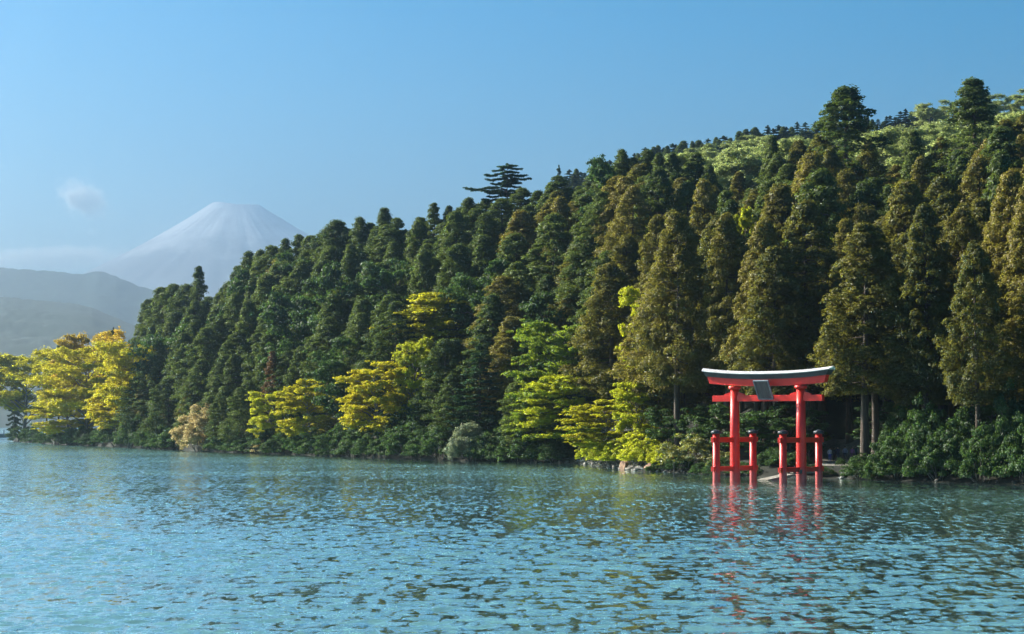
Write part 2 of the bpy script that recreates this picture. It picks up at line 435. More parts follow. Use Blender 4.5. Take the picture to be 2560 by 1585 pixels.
# ------------------------------------------------------------------ far ridges and the snow-capped volcano
def canopy(x, y, cell, h, seed):
    """rounded crowns of a far wood, as bumps on the slope"""
    z = np.zeros_like(x)
    for k in range(2):
        c = cell * (1 + 0.7 * k)
        gx = x / c + 17.3 * k; gy = y / (c * 1.0) + 9.1 * k
        xi = np.floor(gx); yi = np.floor(gy)
        best = np.full_like(x, 9.0)
        for dx in (-1, 0, 1):
            for dy in (-1, 0, 1):
                cx = xi + dx; cy = yi + dy
                rx = vnoise(cx * 1.0, cy * 1.0, seed + 40 + k); ry = vnoise(cx, cy, seed + 80 + k)
                d = (gx - cx - rx) ** 2 + (gy - cy - ry) ** 2
                best = np.minimum(best, d)
        z = np.maximum(z, h * (1 - 0.25 * k) * np.sqrt(np.clip(1 - best * 1.3, 0, 1)))
    return z
def ridge(name, cpx, cpy, Yfoot, Ycrest, cell, h, seed, n=360, m=90):
    px = np.linspace(cpx[0], cpx[-1], n); t = np.concatenate([np.linspace(0, 1, m), np.linspace(1.02, 1.5, 14)])
    P, T = np.meshgrid(px, t, indexing='ij')
    Y = Yfoot + (Ycrest - Yfoot) * T
    zc = Z(np.interp(P, cpx, cpy), Ycrest)
    prof = np.where(T <= 1, np.clip(T, 0, 1) ** 0.85, 1 - (T - 1) * 1.6)
    z = -4 + (zc + 4 - h) * prof
    x = (P - 1280) / F * Y
    z += fbm(x / 260, Y / 260, seed) * 40 * np.clip(T * (1 - T) * 4, 0, 1)
    z += canopy(x, Y, cell, h, seed) * np.clip(T * 6, 0, 1)
    return tag(link_mesh(name, grid_mesh(name, x, Y, z), M['ridge']), kind='structure')
ridge('far_mountain_ridge', [-1400, -400, 0, 60, 120, 200, 228, 245, 290, 330, 360, 400, 450, 520, 600, 760, 1000, 1300],
      [600, 640, 668, 672, 676, 684, 679, 676, 688, 708, 718, 727, 745, 780, 820, 880, 940, 1000], 5600, 8000, 36, 14, 5, 420, 70)
ridge('far_mountain_spur', [-1400, -400, 0, 100, 200, 232, 262, 300, 350, 400, 500, 700, 1000], [690, 715, 741, 750, 760, 768, 783, 798, 818, 835, 870, 930, 1000], 2300, 4500, 22, 8, 9, 420, 70)

def volcano():
    K = 14000 / 29000
    cx, cy = X(588, 14000), 14000.0
    th = np.linspace(0, 2 * np.pi, 361); r = np.concatenate([np.linspace(0, 297, 8), 300 * (15000 / 300) ** np.linspace(0.01, 1, 110)])
    T, Rr = np.meshgrid(th, r, indexing='ij')
    peak = 3052
    cone = peak * np.clip(1 - (Rr - 340) / 15500, 0, 1) ** 3.3
    z = np.where(Rr < 340, peak - 12, cone)
    rim = (16 * np.cos(T - np.pi * 1.0) + 14 * np.cos(3 * T + 1)) * np.exp(-((Rr - 330) / 260) ** 2)
    T2 = np.where(T >= 2 * np.pi - 1e-6, 0, T)
    gul = fbm(T2 * 26 / np.pi, Rr / 2400, 31, 4)
    gul = gul * np.clip(np.minimum(T2, 2 * np.pi - T2) / 0.2, 0, 1)
    z = z + rim + gul * np.interp(Rr, [0, 300, 900, 4000, 15000], [0, 8, 40, 170, 90])
    z = np.maximum(z * K - 3, -3.5); Rr = Rr * K
    me = grid_mesh('snowy_volcano', cx + Rr * np.cos(T), cy + Rr * np.sin(T), z)
    m, nt, out = new_mat('haze_paled_rock_and_snow')
    L = nt.links.new
    ge = N(nt, 'ShaderNodeNewGeometry'); sp = N(nt, 'ShaderNodeSeparateXYZ'); L(ge.outputs['Position'], sp.inputs[0])
    no = N(nt, 'ShaderNodeTexNoise', Scale=0.0033, Detail=8.0, Roughness=0.65); L(ge.outputs['Position'], no.inputs['Vector'])
    ma = N(nt, 'ShaderNodeMath', operation='MULTIPLY_ADD'); ma.inputs[1].default_value = 1150; L(no.outputs['Fac'], ma.inputs[0]); L(sp.outputs['Z'], ma.inputs[2])
    mr = N(nt, 'ShaderNodeMapRange'); mr.inputs['From Min'].default_value = 1300; mr.inputs['From Max'].default_value = 1880; L(ma.outputs[0], mr.inputs['Value'])
    cr = ramp(nt, [(0.5, (0.24, 0.25, 0.28)), (1.0, (0.58, 0.60, 0.63))]); L(mr.outputs[0], cr.inputs[0])  # rock tone lightened towards the haze, so its fading is painted in
    df = N(nt, 'ShaderNodeBsdfDiffuse'); L(cr.outputs[0], df.inputs['Color']); L(df.outputs[0], out.inputs['Surface'])
    o = link_mesh('snowy_volcano', me, m)
    tag(o, kind='structure')
volcano()

# ------------------------------------------------------------------ trees: generators
def unit(v): return v / (np.linalg.norm(v, axis=-1, keepdims=True) + 1e-9)

def leaf_quads(c, n, size, aspect, rng):
    """diamond leaves (or sprays) at c facing n"""
    k = len(c)
    t = unit(np.cross(n, rng.normal(size=(k, 3)))); b = np.cross(n, t)
    s = (np.broadcast_to(size, (k,)) * (0.65 + 0.7 * rng.random(k)))[:, None]
    bend = n * s * 0.18
    v = np.stack([c + t * s - bend, c + b * s * aspect + bend, c - t * s - bend, c - b * s * aspect + bend], 1)
    return v.reshape(-1, 3)

class Crown:
    def __init__(s, seed): s.rng = np.random.default_rng(seed); s.v = []
    def clumps(s, cen, rad, flat, n, size, aspect=0.6, jit=0.55, up=0.25, shell=0.75):
        """cen (k,3) clump centres, rad (k,), flat = z scale; n leaves per clump"""
        rng = s.rng; cen = np.asarray(cen, float); k = len(cen)
        d = unit(rng.normal(size=(k, n, 3)))
        d[..., 2] = np.where(d[..., 2] < -0.25, -d[..., 2] * 0.6, d[..., 2])
        rr = (shell + (1.08 - shell) * rng.random((k, n))) * np.asarray(rad, float).reshape(k, 1)
        p = d * rr[..., None]
        p[..., 2] *= flat
        nn = unit(d * np.array([1, 1, 1 / max(flat, 0.3)]) + rng.normal(size=(k, n, 3)) * jit + np.array([0, 0, up]))
        c = (cen[:, None, :] + p).reshape(-1, 3)
        s.v.append(leaf_quads(c, nn.reshape(-1, 3), size, aspect, rng))
    def mesh(s, name):
        v = np.concatenate(s.v); f = np.arange(len(v)).reshape(-1, 4)
        return np_mesh(name, v, f)

def gen_cedar(seed, H=26.0, Rr=3.9, zb=0.14, n=330, leaves=66, ls=0.27, open_=0.0, power=1.5, bark='bark', mat='cedar', droop=0.5):
    rng = np.random.default_rng(seed)
    cr = Crown(seed + 1000)
    zb_ = zb * H
    ph = rng.random(4) * 6.28
    t = ((np.arange(n) + rng.random(n)) / n) ** 1.18
    t = np.clip(t + rng.normal(size=n) * 0.015, 0, 0.99)
    az = np.arange(n) * 2.39996 + rng.normal(size=n) * 0.5
    prof = (1 - t ** power) ** 0.72 * (0.72 + 0.28 * np.clip(t / 0.16, 0, 1))
    lob = 1 + 0.17 * np.sin(3 * az + ph[0] + 5 * t) + 0.13 * np.sin(2 * az + ph[1] - 9 * t)
    r = Rr * prof * lob * (0.62 + 0.42 * rng.random(n) ** 0.6)
    keep = np.ones(n, bool)
    if open_ > 0:
        gap = fbm(az / 6.28 * 5 + 3, t * 9, seed, 2)
        keep = (gap > (open_ - 0.5) * 0.22) | (t > 0.72)
        r = Rr * prof * (0.25 + 0.85 * rng.random(n)) * (1 + 0.12 * np.sin(15 * t + 2 * az + ph[2]))
    z = zb_ + t * (H - zb_) - r * droop * 0.35
    cen = np.stack([np.cos(az) * r, np.sin(az) * r, z], 1)[keep]
    rad = (0.6 + 0.8 * rng.random(n)) * (1.1 - 0.4 * t) * (Rr / 3.9) ** 0.6
    rad = rad[keep]
    if open_ > 0: rad = rad * 0.95
    cr.clumps(cen, rad, 0.9, leaves, ls, 0.42, 0.40, 0.30, 0.6)
    # pointed top
    tp = np.stack([rng.normal(size=6) * 0.15, rng.normal(size=6) * 0.15, H - 0.2 - np.arange(6) * 0.3], 1)
    cr.clumps(tp, (0.18 + 0.09 * np.arange(6)) * (0.35 if open_ > 0 else 1), 1.0, max(leaves // 2, 20), ls * 0.9, 0.55, 0.5, 0.3, 0.4)
    q = QB()
    zs = np.linspace(-1.2, H * 0.97, 12)
    wob = np.stack([np.sin(zs * 0.21 + ph[0]) * 0.12, np.cos(zs * 0.17 + ph[1]) * 0.12, zs], 1)
    rb = 0.0165 * H
    rads = rb * (1 - np.clip(zs, 0, H) / H * 0.93); rads[0] = rb * 1.5; rads[1] *= 1.12
    q.tube(wob, rads, 9)
    for i in rng.choice(len(cen), min(len(cen), 70 if open_ == 0 else 130), replace=False):
        c = cen[i]; z0 = min(c[2] + (0.2 + 0.2 * rng.random()) * math.hypot(c[0], c[1]), H * 0.95)
        a0 = np.array([0, 0, z0]); mid = (a0 + c) / 2 + np.array([0, 0, 0.12 * np.linalg.norm(c[:2])])
        q.tube([a0, mid, c], [0.085, 0.06, 0.025], 4)
    # dead stubs under the crown
    for i in range(10):
        zz = zb_ * (0.35 + 0.65 * rng.random()); a_ = rng.random() * 6.28; l_ = 0.6 + rng.random() * 1.4
        if zb_ > 5: q.tube([[0, 0, zz], [math.cos(a_) * l_, math.sin(a_) * l_, zz - 0.1 + 0.3 * rng.random()]], [0.05, 0.015], 4)
    return q.mesh('trunk'), cr.mesh('crown'), M[bark], M[mat], H, Rr

def skeleton(rng, H, Rr, fork, n_limb, lean, flatness, tip_r=0.03, base_r=None, sub=5, arc=0.6, zlow=0.25):
    """broadleaf skeleton: returns tube list and tip points"""
    base_r = base_r or 0.022 * H
    tubes = []; tips = []
    top = np.array([lean[0] * H, lean[1] * H, H * 0.86])
    ts = np.linspace(0, 1, 8)
    wob = np.stack([np.sin(ts * 5 + rng.random() * 6) * 0.02 * H, np.cos(ts * 4 + rng.random() * 6) * 0.02 * H, 0 * ts], 1)
    axis = np.stack([ts * top[0], ts * top[1], -0.8 + ts * (top[2] + 0.8)], 1) + wob * ts[:, None]
    tubes.append((axis, base_r * (1 - 0.85 * ts)))
    for i in range(n_limb):
        t = fork + (0.97 - fork) * (i + rng.random()) / n_limb
        p0 = np.array([np.interp(t, ts, axis[:, k]) for k in range(3)])
        az = i * 2.39996 + rng.normal() * 0.35
        prof = math.sqrt(max(0.05, 1 - ((t - zlow - 0.25) / (1.02 - zlow)) ** 2)) if t > zlow + 0.25 else 0.75 + 0.25 * (t - zlow) / 0.25
        Ln = Rr * prof * (0.8 + 0.35 * rng.random())
        rise = H * (0.10 + 0.16 * rng.random()) * (1 - flatness) + Ln * 0.12
        d = np.array([math.cos(az), math.sin(az), 0])
        s = np.linspace(0, 1, 6)
        limb = p0 + d * (Ln * s)[:, None] + np.array([0, 0, 1.0]) * (rise * np.sin(s * math.pi * arc))[:, None]
        limb += rng.normal(size=limb.shape) * 0.03 * Ln * s[:, None]
        r0 = base_r * 0.42 * (1 - 0.6 * t)
        tubes.append((limb, r0 * (1 - 0.85 * s) + tip_r * s))
        tips.append(limb[-1])
        for j in range(sub):
            sj = 0.35 + 0.6 * (j + rng.random()) / sub
            q0 = np.array([np.interp(sj, s, limb[:, k]) for k in range(3)])
            a2 = az + (1 if j % 2 else -1) * (0.5 + 0.6 * rng.random())
            l2 = Ln * (0.25 + 0.3 * rng.random()) * (1.1 - 0.4 * sj)
            q1 = q0 + np.array([math.cos(a2) * l2, math.sin(a2) * l2, l2 * (0.1 + 0.35 * rng.random()) * (1 - 0.6 * flatness)])
            tubes.append((np.array([q0, (q0 + q1) / 2 + [0, 0, 0.06 * l2], q1]), [r0 * 0.4, r0 * 0.28, tip_r * 0.7]))
            tips.append(q1)
            if rng.random() < 0.7: tips.append((q0 + q1) / 2)
    tips.append(axis[-1])
    return tubes, np.array(tips)

def gen_broadleaf(seed, H=18.0, Rr=8.0, mat='yellow', fork=0.25, n_limb=16, flat=0.35, pad=1.25, leaves=110, ls=0.24, lean=(0, 0), flatness=0.4, sub=5, bark='greybark', arc=0.6, cut=0.0, base_r=None, zlow=0.25):
    rng = np.random.default_rng(seed)
    tubes, tips = skeleton(rng, H, Rr, fork, n_limb, lean, flatness, sub=sub, arc=arc, base_r=base_r, zlow=zlow)
    if cut > 0: tips = tips[rng.random(len(tips)) > cut]
    cr = Crown(seed + 500)
    rad = pad * (0.65 + 0.7 * rng.random(len(tips)))
    cr.clumps(tips, rad, flat, leaves, ls, 0.6, 0.5, 0.45, 0.35)
    # smaller sprays beside the pads for a ragged edge
    k = len(tips)
    ext = tips + rng.normal(size=(k, 3)) * pad * np.array([0.9, 0.9, 0.3])
    cr.clumps(ext, pad * 0.5 * np.ones(k), flat, max(leaves // 4, 10), ls * 0.9, 0.6, 0.6, 0.4, 0.2)
    q = QB()
    for p, r in tubes: q.tube(p, r, 6)
    return q.mesh('trunk'), cr.mesh('crown'), M[bark], M[mat], H, Rr

def gen_layered_fir(seed, H=22.0, Rr=6.5, zb=0.15, mat='fir', levels=13, per=6, arms=None, bark='bark', ls=0.24, leaves=44, up=0.06, power=0.9):
    """conifer with level boughs in tiers"""
    rng = np.random.default_rng(seed)
    q = QB(); cr = Crown(seed + 70)
    zs = np.linspace(-1, H, 10)
    q.tube(np.stack([0.05 * np.sin(zs), 0 * zs, zs], 1), 0.019 * H * (1.02 - np.clip(zs, 0, H) / H * 0.95), 8)
    boughs = []
    if arms is None:
        for i in range(levels):
            t = i / (levels - 1); z = H * (zb + (0.97 - zb) * t)
            for j in range(per):
                az = j * 2 * math.pi / per + i * 0.7 + rng.normal() * 0.2
                boughs.append((z + rng.normal() * 0.25, az, Rr * (1 - t) ** power * (0.75 + 0.4 * rng.random()) + 0.5, up))
    else: boughs = arms
    for z, az, Ln, rise in boughs:
        d = np.array([math.cos(az), math.sin(az), 0]); pr = np.array([-d[1], d[0], 0])
        s = np.linspace(0, 1, 6)
        path = np.array([0, 0, z]) + d * (Ln * s)[:, None] + np.array([0, 0, 1.0]) * (Ln * (rise * s + 0.05 * np.sin(s * 6.28)))[:, None]
        q.tube(path, 0.09 * (1 - 0.8 * s) * (0.5 + Ln / 8), 4)
        k = max(int(Ln * 3.2), 3)
        ss = 0.22 + 0.78 * (np.arange(k) + rng.random(k)) / k
        w = Ln * 0.26 * np.sin(np.clip(ss, 0, 1) * math.pi * 0.93) + 0.15
        lat = (rng.random(k) * 2 - 1) * w
        cen = np.stack([np.interp(ss, s, path[:, m_]) for m_ in range(3)], 1) + pr * lat[:, None]
        cr.clumps(cen, 0.42 + 0.3 * rng.random(k), 0.28, leaves, ls, 0.4, 0.4, 0.6, 0.2)
    cr.clumps(np.array([[0, 0, H], [0, 0, H - 0.5]]), np.array([0.25, 0.4]), 1.2, 30, ls * 0.8)
    return q.mesh('trunk'), cr.mesh('crown'), M[bark], M[mat], H, Rr

def gen_shrub(seed, H=4.0, Rr=3.0, mat='shrub', n=80, leaves=150, ls=0.115, rad=0.62, flat=0.8, weep=0.0):
    rng = np.random.default_rng(seed)
    cr = Crown(seed + 5); q = QB()
    d = unit(rng.normal(size=(n, 3))); d[:, 2] = np.abs(d[:, 2]) * 1.1 - 0.12
    rr = 0.55 + 0.45 * rng.random(n) ** 0.5
    az = np.arctan2(d[:, 1], d[:, 0]); lob = 1 + 0.2 * np.sin(3 * az + seed) + 0.15 * np.sin(5 * az + 2 * seed)
    cen = d * (rr * lob)[:, None] * np.array([Rr, Rr, H * 0.72]) + np.array([0, 0, H * 0.22])
    cen[:, 2] = np.clip(cen[:, 2], 0.2, None)
    cr.clumps(cen, rad * (0.7 + 0.6 * rng.random(n)) * (Rr / 3.0) ** 0.5, flat, leaves, ls, 0.6, 0.6, 0.35, 0.4)
    if weep > 0:
        m_ = cen + np.stack([rng.normal(size=n) * 0.3, rng.normal(size=n) * 0.3, -weep * rng.random(n)], 1)
        cr.clumps(m_, rad * 0.6 * np.ones(n), 1.6, leaves // 2, ls, 0.35, 0.6, 0.1, 0.3)
    for i in range(16):
        c = cen[rng.integers(n)]
        q.tube([[rng.normal() * 0.25, rng.normal() * 0.25, -0.6], c * np.array([0.45, 0.45, 0.5]), c], [0.07, 0.045, 0.015], 5)
    return q.mesh('stem'), cr.mesh('crown'), M['greybark'], M[mat], H, Rr

def gen_bare(seed, H=10.0, Rr=3.0, mat='greybark', depth=4, r0=0.14, narrow=0.5):
    rng = np.random.default_rng(seed); q = QB()
    def grow(p, d, l, r, dep):
        k = 4; pts = [p]; dd = d.copy()
        for i in range(k):
            dd = unit(dd + rng.normal(size=3) * 0.10 + np.array([0, 0, 0.05])); pts.append(pts[-1] + dd * l / k)
        q.tube(pts, np.linspace(r, r * 0.55, k + 1), 5)
        if dep == 0: return
        for i in range(4 if dep > 1 else 3):
            s = 1 + int(rng.random() * k); nd = unit(dd + rng.normal(size=3) * narrow + np.array([0, 0, 0.25]))
            grow(pts[s], nd, l * (0.5 + 0.2 * rng.random()), r * 0.5, dep - 1)
    grow(np.array([0, 0, -0.8]), np.array([0.0, 0, 1]), H * 0.55, r0, depth)
    return q.mesh('trunk'), None, M[mat], None, H, Rr

KIT = {}
for i in range(7):
    KIT['cedar%d' % i] = gen_cedar(10 + i, 26, 4.6 + 0.35 * (i % 4), 0.14, 250, 112, 0.23, power=(1.3, 1.7, 2.3)[i % 3])
for i in range(3):
    KIT['cypress%d' % i] = gen_cedar(30 + i, 24, 3.9 + 0.3 * i, 0.10, 260, 108, 0.22, power=1.25, mat='cedar_green')
for i in range(4):
    KIT['tall%d' % i] = gen_cedar(50 + i, 31, 4.7 + 0.4 * (i % 2), 0.32, 300, 120, 0.21, power=(1.7, 2.3)[i % 2])
for i in range(3):
    KIT['open%d' % i] = gen_cedar(70 + i, 28, 4.4, 0.22, 340, 60, 0.22, open_=0.72, power=(1.5, 1.9, 1.3)[i], mat='cedar_green', droop=0.1)
for i in range(7):
    tm_, cm_, tb_, cb_, h_, r_ = KIT['cedar%d' % i]
    KIT['greencedar%d' % i] = (tm_.copy(), cm_.copy(), tb_, M['cedar_green'], h_, r_)  # copies of the cedars, coloured cooler to imitate haze on the left slope
KIT['browncedar'] = gen_cedar(90, 22, 2.6, 0.1, 200, 50, 0.25, mat='brown')
for i, (mt, hh, rr) in enumerate((('yellow', 20, 9.5), ('yellow', 21, 10), ('gold', 19, 9))):
    KIT['zelkova%d' % i] = gen_broadleaf(110 + i, hh, rr, mt, 0.2, 30, 0.8, 1.3, 120, 0.24, (0.02, 0), 0.12, 7, arc=0.55, zlow=0.1)
KIT['thingold'] = gen_broadleaf(120, 16, 7, 'gold', 0.3, 16, 0.45, 1.1, 26, 0.22, flatness=0.0, sub=6, arc=0.5)
for i, (mt, lean) in enumerate((('lime', (-0.08, 0)), ('yellow', (-0.12, 0)), ('yellow', (-0.06, 0)), ('lime', (-0.10, 0)))):
    KIT['maple%d' % i] = gen_broadleaf(130 + i, 14, 5.2, mt, 0.12, 32, 0.55, 0.85, 95, 0.18, lean, 0.6, 7, arc=0.75, zlow=0.1)
for i in range(2):
    KIT['greenmaple%d' % i] = gen_broadleaf(140 + i, 15, 7, 'maple', 0.12, 34, 0.45, 0.95, 90, 0.20, (-0.1, 0), 0.7, 7, arc=0.7, zlow=0.1)
for i in range(3):
    KIT['paletree%d' % i] = gen_broadleaf(150 + i, 14, 7.0, 'pale', 0.2, 20, 0.8, 1.5, 110, 0.26, flatness=0.1, sub=5, zlow=0.1)
for i in range(2):
    KIT['darkbroad%d' % i] = gen_broadleaf(155 + i, 13, 5.5, 'shrub', 0.15, 20, 0.5, 1.25, 90, 0.24, flatness=0.2, sub=5, zlow=0.1)
KIT['layeredfir'] = gen_layered_fir(160, 20, 6.5)
KIT['spikefir0'] = gen_layered_fir(161, 16, 3.6, 0.1, 'far', 14, 5, ls=0.26, leaves=34, up=-0.1, power=0.8)
KIT['spikefir1'] = gen_layered_fir(162, 15, 3.9, 0.1, 'far', 12, 5, ls=0.26, leaves=34, up=-0.05, power=0.7)
for i in range(4):
    KIT['shrub%d' % i] = gen_shrub(170 + i, 4.2, 3.2, 'shrub')
KIT['glossyshrub0'] = gen_shrub(180, 4.6, 3.4, 'glossy', 80, 90, 0.15)
KIT['glossyshrub1'] = gen_shrub(181, 3.2, 2.2, 'glossy', 50, 80, 0.14)
KIT['limeshrub'] = gen_shrub(182, 4.5, 2.8, 'lime', 70, 90, 0.16)
KIT['tanwillow'] = gen_shrub(183, 8.5, 3.6, 'tan', 130, 90, 0.17, 0.75, 1.0, 0.8)
KIT['tanbush'] = gen_shrub(184, 4.0, 2.2, 'tan', 40, 50, 0.15)
KIT['greywillow'] = gen_shrub(185, 5.8, 3.6, 'grey', 110, 90, 0.17, 0.75, 1.1, 0.7)
KIT['orange'] = gen_shrub(186, 4, 2.6, 'orange', 40, 60, 0.2)
KIT['bare0'] = gen_bare(190, 13, 3)
KIT['dead'] = gen_bare(191, 17, 3, 'deadwood', 3, 0.22, 0.6)

def plant(kit, name, px, Y, H, label, cat='tree', group=None, wide=1.0, rz=None, rng=random, sink=0.0, wpx=None, z=None):
    tm, cm, tmat, cmat, h0, r0 = KIT[kit]
    zb = float(land(px, Y)) if z is None else z
    root = empty(name, (X(px, Y), Y, zb - sink), rng.uniform(0, 6.283) if rz is None else rz)
    s = H / h0
    w = s * wide if wpx is None else (wpx / F * Y) / (2.0 * r0)
    root.scale = (w, w, s)
    tag(root, label, cat, group)
    t = link_mesh(tm.name.split('.')[0], tm, tmat, root)
    if cm is not None: link_mesh('crown', cm, cmat, root)
    return root
random.seed(4)
def tipH(px, Y, py):          # height of a tree whose tip shows at row py
    return Z(py, Y) - float(land(px, Y))

# ------------------------------------------------------------------ trees: the forest on the slope
SKY_PX = [355, 372, 400, 440, 480, 520, 560, 590, 640, 700, 760, 800, 840, 880, 930, 960, 1010, 1060, 1110, 1150, 1200, 1260, 1320, 1360, 1400, 1440, 1500, 1556, 1600, 1640, 1690, 1740, 1790, 1850, 1900, 1932, 1970, 2030, 2090, 2160, 2220, 2280, 2330, 2400, 2470, 2560, 2800]
SKY_PY = [860, 760, 725, 722, 712, 738, 725, 690, 628, 600, 588, 585, 556, 590, 555, 528, 545, 520, 515, 505, 498, 470, 490, 470, 445, 470, 415, 378, 395, 380, 405, 405, 440, 470, 440, 350, 380, 365, 330, 400, 440, 350, 345, 330, 300, 300, 290]
def sky_row(px): return float(np.interp(px, SKY_PX, SKY_PY))
SLOPE_G = 'cedars of the lakeside forest'
rngp = random.Random(8)
LAB = {'cedar': 'dense olive green cedar with rounded tufts in the forest on the lakeside slope',
       'cypress': 'dense dark green cypress with a pointed top in the forest on the lakeside slope',
       'greencedar': 'dense dark green cedar with rounded tufts in the forest on the lakeside slope',
       'tall': 'tall cedar with a bare lower trunk in the dark grove behind the torii gate',
       'open': 'dark open-crowned conifer standing up from the forest ridge against the sky'}
NAME = {'cedar': 'cedar_tree', 'greencedar': 'green_cedar_tree', 'cypress': 'cypress_tree', 'tall': 'tall_cedar_tree', 'open': 'open_crowned_conifer'}
GRP = {'cedar': SLOPE_G, 'greencedar': 'green cedars of the lakeside forest', 'cypress': 'cypresses of the lakeside forest', 'tall': 'tall cedars of the shrine grove', 'open': 'conifers on the forest skyline'}
NV = {'cedar': 7, 'greencedar': 7, 'cypress': 3, 'tall': 4, 'open': 3}
reserved = [(785, 14, 120), (680, 14, 90), (945, 16, 120), (1110, -9, 170), (1430, 18, 230), (1530, 16, 170), (1620, 40, 70), (1200, 16, 150), (1040, 25, 60)]
def blocked(px, u):
    for a, uu, w in reserved:
        if abs(px - a) < w * 0.42 and u < uu: return True
    return False
def put(kind, px, Y, H, wide=1.0, **kw):
    v = '%s%d' % (kind, rngp.randrange(NV[kind]))
    return plant(v, NAME[kind], px, Y, H, LAB[kind], 'tree', GRP[kind], wide, rng=rngp, **kw)
# columns where something bright stands behind: front trees stay below a given row
lowcap = [(1105, 105, 39, 850), (1042, 55, 13, 950), (945, 70, 5, 1040), (785, 60, 4, 1050), (1625, 60, 33, 800), (1440, 120, 8, 1000), (1200, 80, 6, 1010), (1862, 32, 64, 590), (1950, 60, 95, 455), (1800, 40, 95, 430)]
def cap_row(px, u):
    r = 0
    for a, w, um, py in lowcap:
        if abs(px - a) < w and u < um: r = max(r, py)
    return r
for ri, u in enumerate([6, 13, 20, 28, 36, 44, 52, 60, 68, 76, 84, 93, 103, 113]):
    px = 362.0 + rngp.random() * 40
    while px < 2880:
        uu = u + rngp.uniform(-3.5, 3.5)
        Y = float(Ds(px)) + uu
        right = px > 1640
        sp = rngp.uniform(4.6, 7.2)
        skip = (u > 86 and px < 1500) or blocked(px, uu) or (2035 < px < 2160 and uu < 32) or (1770 < px < 2035 and uu < 12)
        if not skip:
            if right: H = rngp.uniform(21, 32) if uu < 60 else rngp.uniform(18, 26)
            else: H = np.interp(uu, [0, 10, 30, 60], [12.5, 15, 20, 22]) * rngp.uniform(0.82, 1.18)
            H = min(H, tipH(px, Y, max(sky_row(px) + rngp.uniform(8, 60), cap_row(px, uu))))
            if H > 7.5:
                if right and uu < 42: k = 'tall'
                elif not right and uu > 12 and rngp.random() < 0.10:
                    plant('darkbroad%d' % rngp.randrange(2), 'slope_broadleaf', px, Y, H * 0.95, 'round-crowned dark green broadleaf among the cedars on the slope', 'tree', 'dark broadleaf trees on the slope', rngp.uniform(0.6, 0.8), rng=rngp)
                    px += sp / Y * F; continue
                else: k = 'cypress' if rngp.random() < 0.2 else ('greencedar' if rngp.random() < np.interp(px, [900, 1300, 1700, 2500], [0.95, 0.7, 0.35, 0.2]) else 'cedar')
                put(k, px, Y, H, (rngp.uniform(0.8, 1.3) if right else rngp.uniform(0.9, 1.5)) * (25 / H) ** 0.6)
        px += sp / Y * F
# trees that make the skyline, read off the photograph
for px, py, k, wd in [(372, 752, 'cypress', 1.0), (402, 722, 'cypress', 1.1), (432, 715, 'cedar', 1.1), (465, 716, 'cedar', 1.0), (520, 745, 'cedar', .9), (548, 735, 'cedar', .9), (575, 708, 'cedar', .9), (598, 668, 'cypress', .9),
                      (620, 632, 'open', .9), (650, 628, 'open', .85), (680, 618, 'cedar', 1), (712, 600, 'open', .8), (745, 588, 'open', .9), (775, 592, 'cedar', 1.1), (805, 585, 'cedar', 1), (840, 552, 'cypress', 1.25), (868, 575, 'cedar', 1),
                      (898, 545, 'open', .9), (925, 560, 'cedar', .9), (960, 522, 'open', 1.0), (990, 548, 'cedar', 1), (1050, 545, 'cedar', 1.1), (1085, 508, 'open', .8), (1122, 515, 'open', .9), (1150, 520, 'cedar', 1), (1172, 496, 'open', 1),
                      (1215, 500, 'cedar', 1.1), (1305, 472, 'cedar', 1.3), (1345, 478, 'cedar', 1), (1395, 442, 'cedar', 1.2), (1450, 468, 'cedar', 1.2), (1478, 440, 'cedar', 1), (1515, 410, 'cedar', 1.2),
                      (1556, 374, 'open', 1.0), (1585, 395, 'cedar', 1), (1622, 376, 'cedar', 1.2), (1650, 384, 'open', 1), (1684, 382, 'cypress', .9), (1740, 382, 'cypress', 1.3), (1775, 412, 'cedar', .9), (1850, 430, 'cedar', 1), (1934, 340, 'cypress', .85), (2000, 352, 'cedar', 1.1), (2060, 335, 'cedar', 1.2), (2175, 355, 'cedar', 1.0), (2290, 328, 'open', 1.1), (2360, 345, 'cedar', 1), (2520, 300, 'cedar', 1.1), (2575, 285, 'cedar', 1.2)]:
    Y = float(Ds(px) + UH(px)) - 6 + rngp.uniform(-4, 4)
    put('greencedar' if k == 'cedar' and px < 1800 else k, px, Y, tipH(px, Y, py), wd * (1.35 if px < 1500 else 1.15))
# singular trees on the skyline
def special(kit, name, px, py, u, label, wpx=None, cat='tree', rz=0.0, **kw):
    Y = float(Ds(px)) + u
    return plant(kit, name, px, Y, tipH(px, Y, py), label, cat, wpx=wpx, rz=rz, **kw)
special('open1', 'open_crowned_conifer', 2122, 218, 100, 'big dark open-crowned conifer towering highest above the torii gate against blue sky', 270)
special('open2', 'open_crowned_conifer', 2440, 198, 104, 'lone dark conifer with a tufted crown above pale green spring trees on the right ridge', 240, rz=1.0)
special('open0', 'open_crowned_conifer', 496, 668, 84, 'slim dark conifer with a tufted top standing alone before the snowy volcano', 85, rz=2.0)
special('spikefir0', 'spindly_conifer', 1398, 414, 92, 'thin spindly conifer tip poking above the ridge beside the flat-topped fir', 46)
special('bare0', 'bare_tree', 1021, 505, 86, 'leafless tree with fine twigs on the forest ridge', 44)
special('bare0', 'bare_tree', 1818, 552, 60, 'leafless grey tree among the cedars on the slope', 40, rz=2.0)

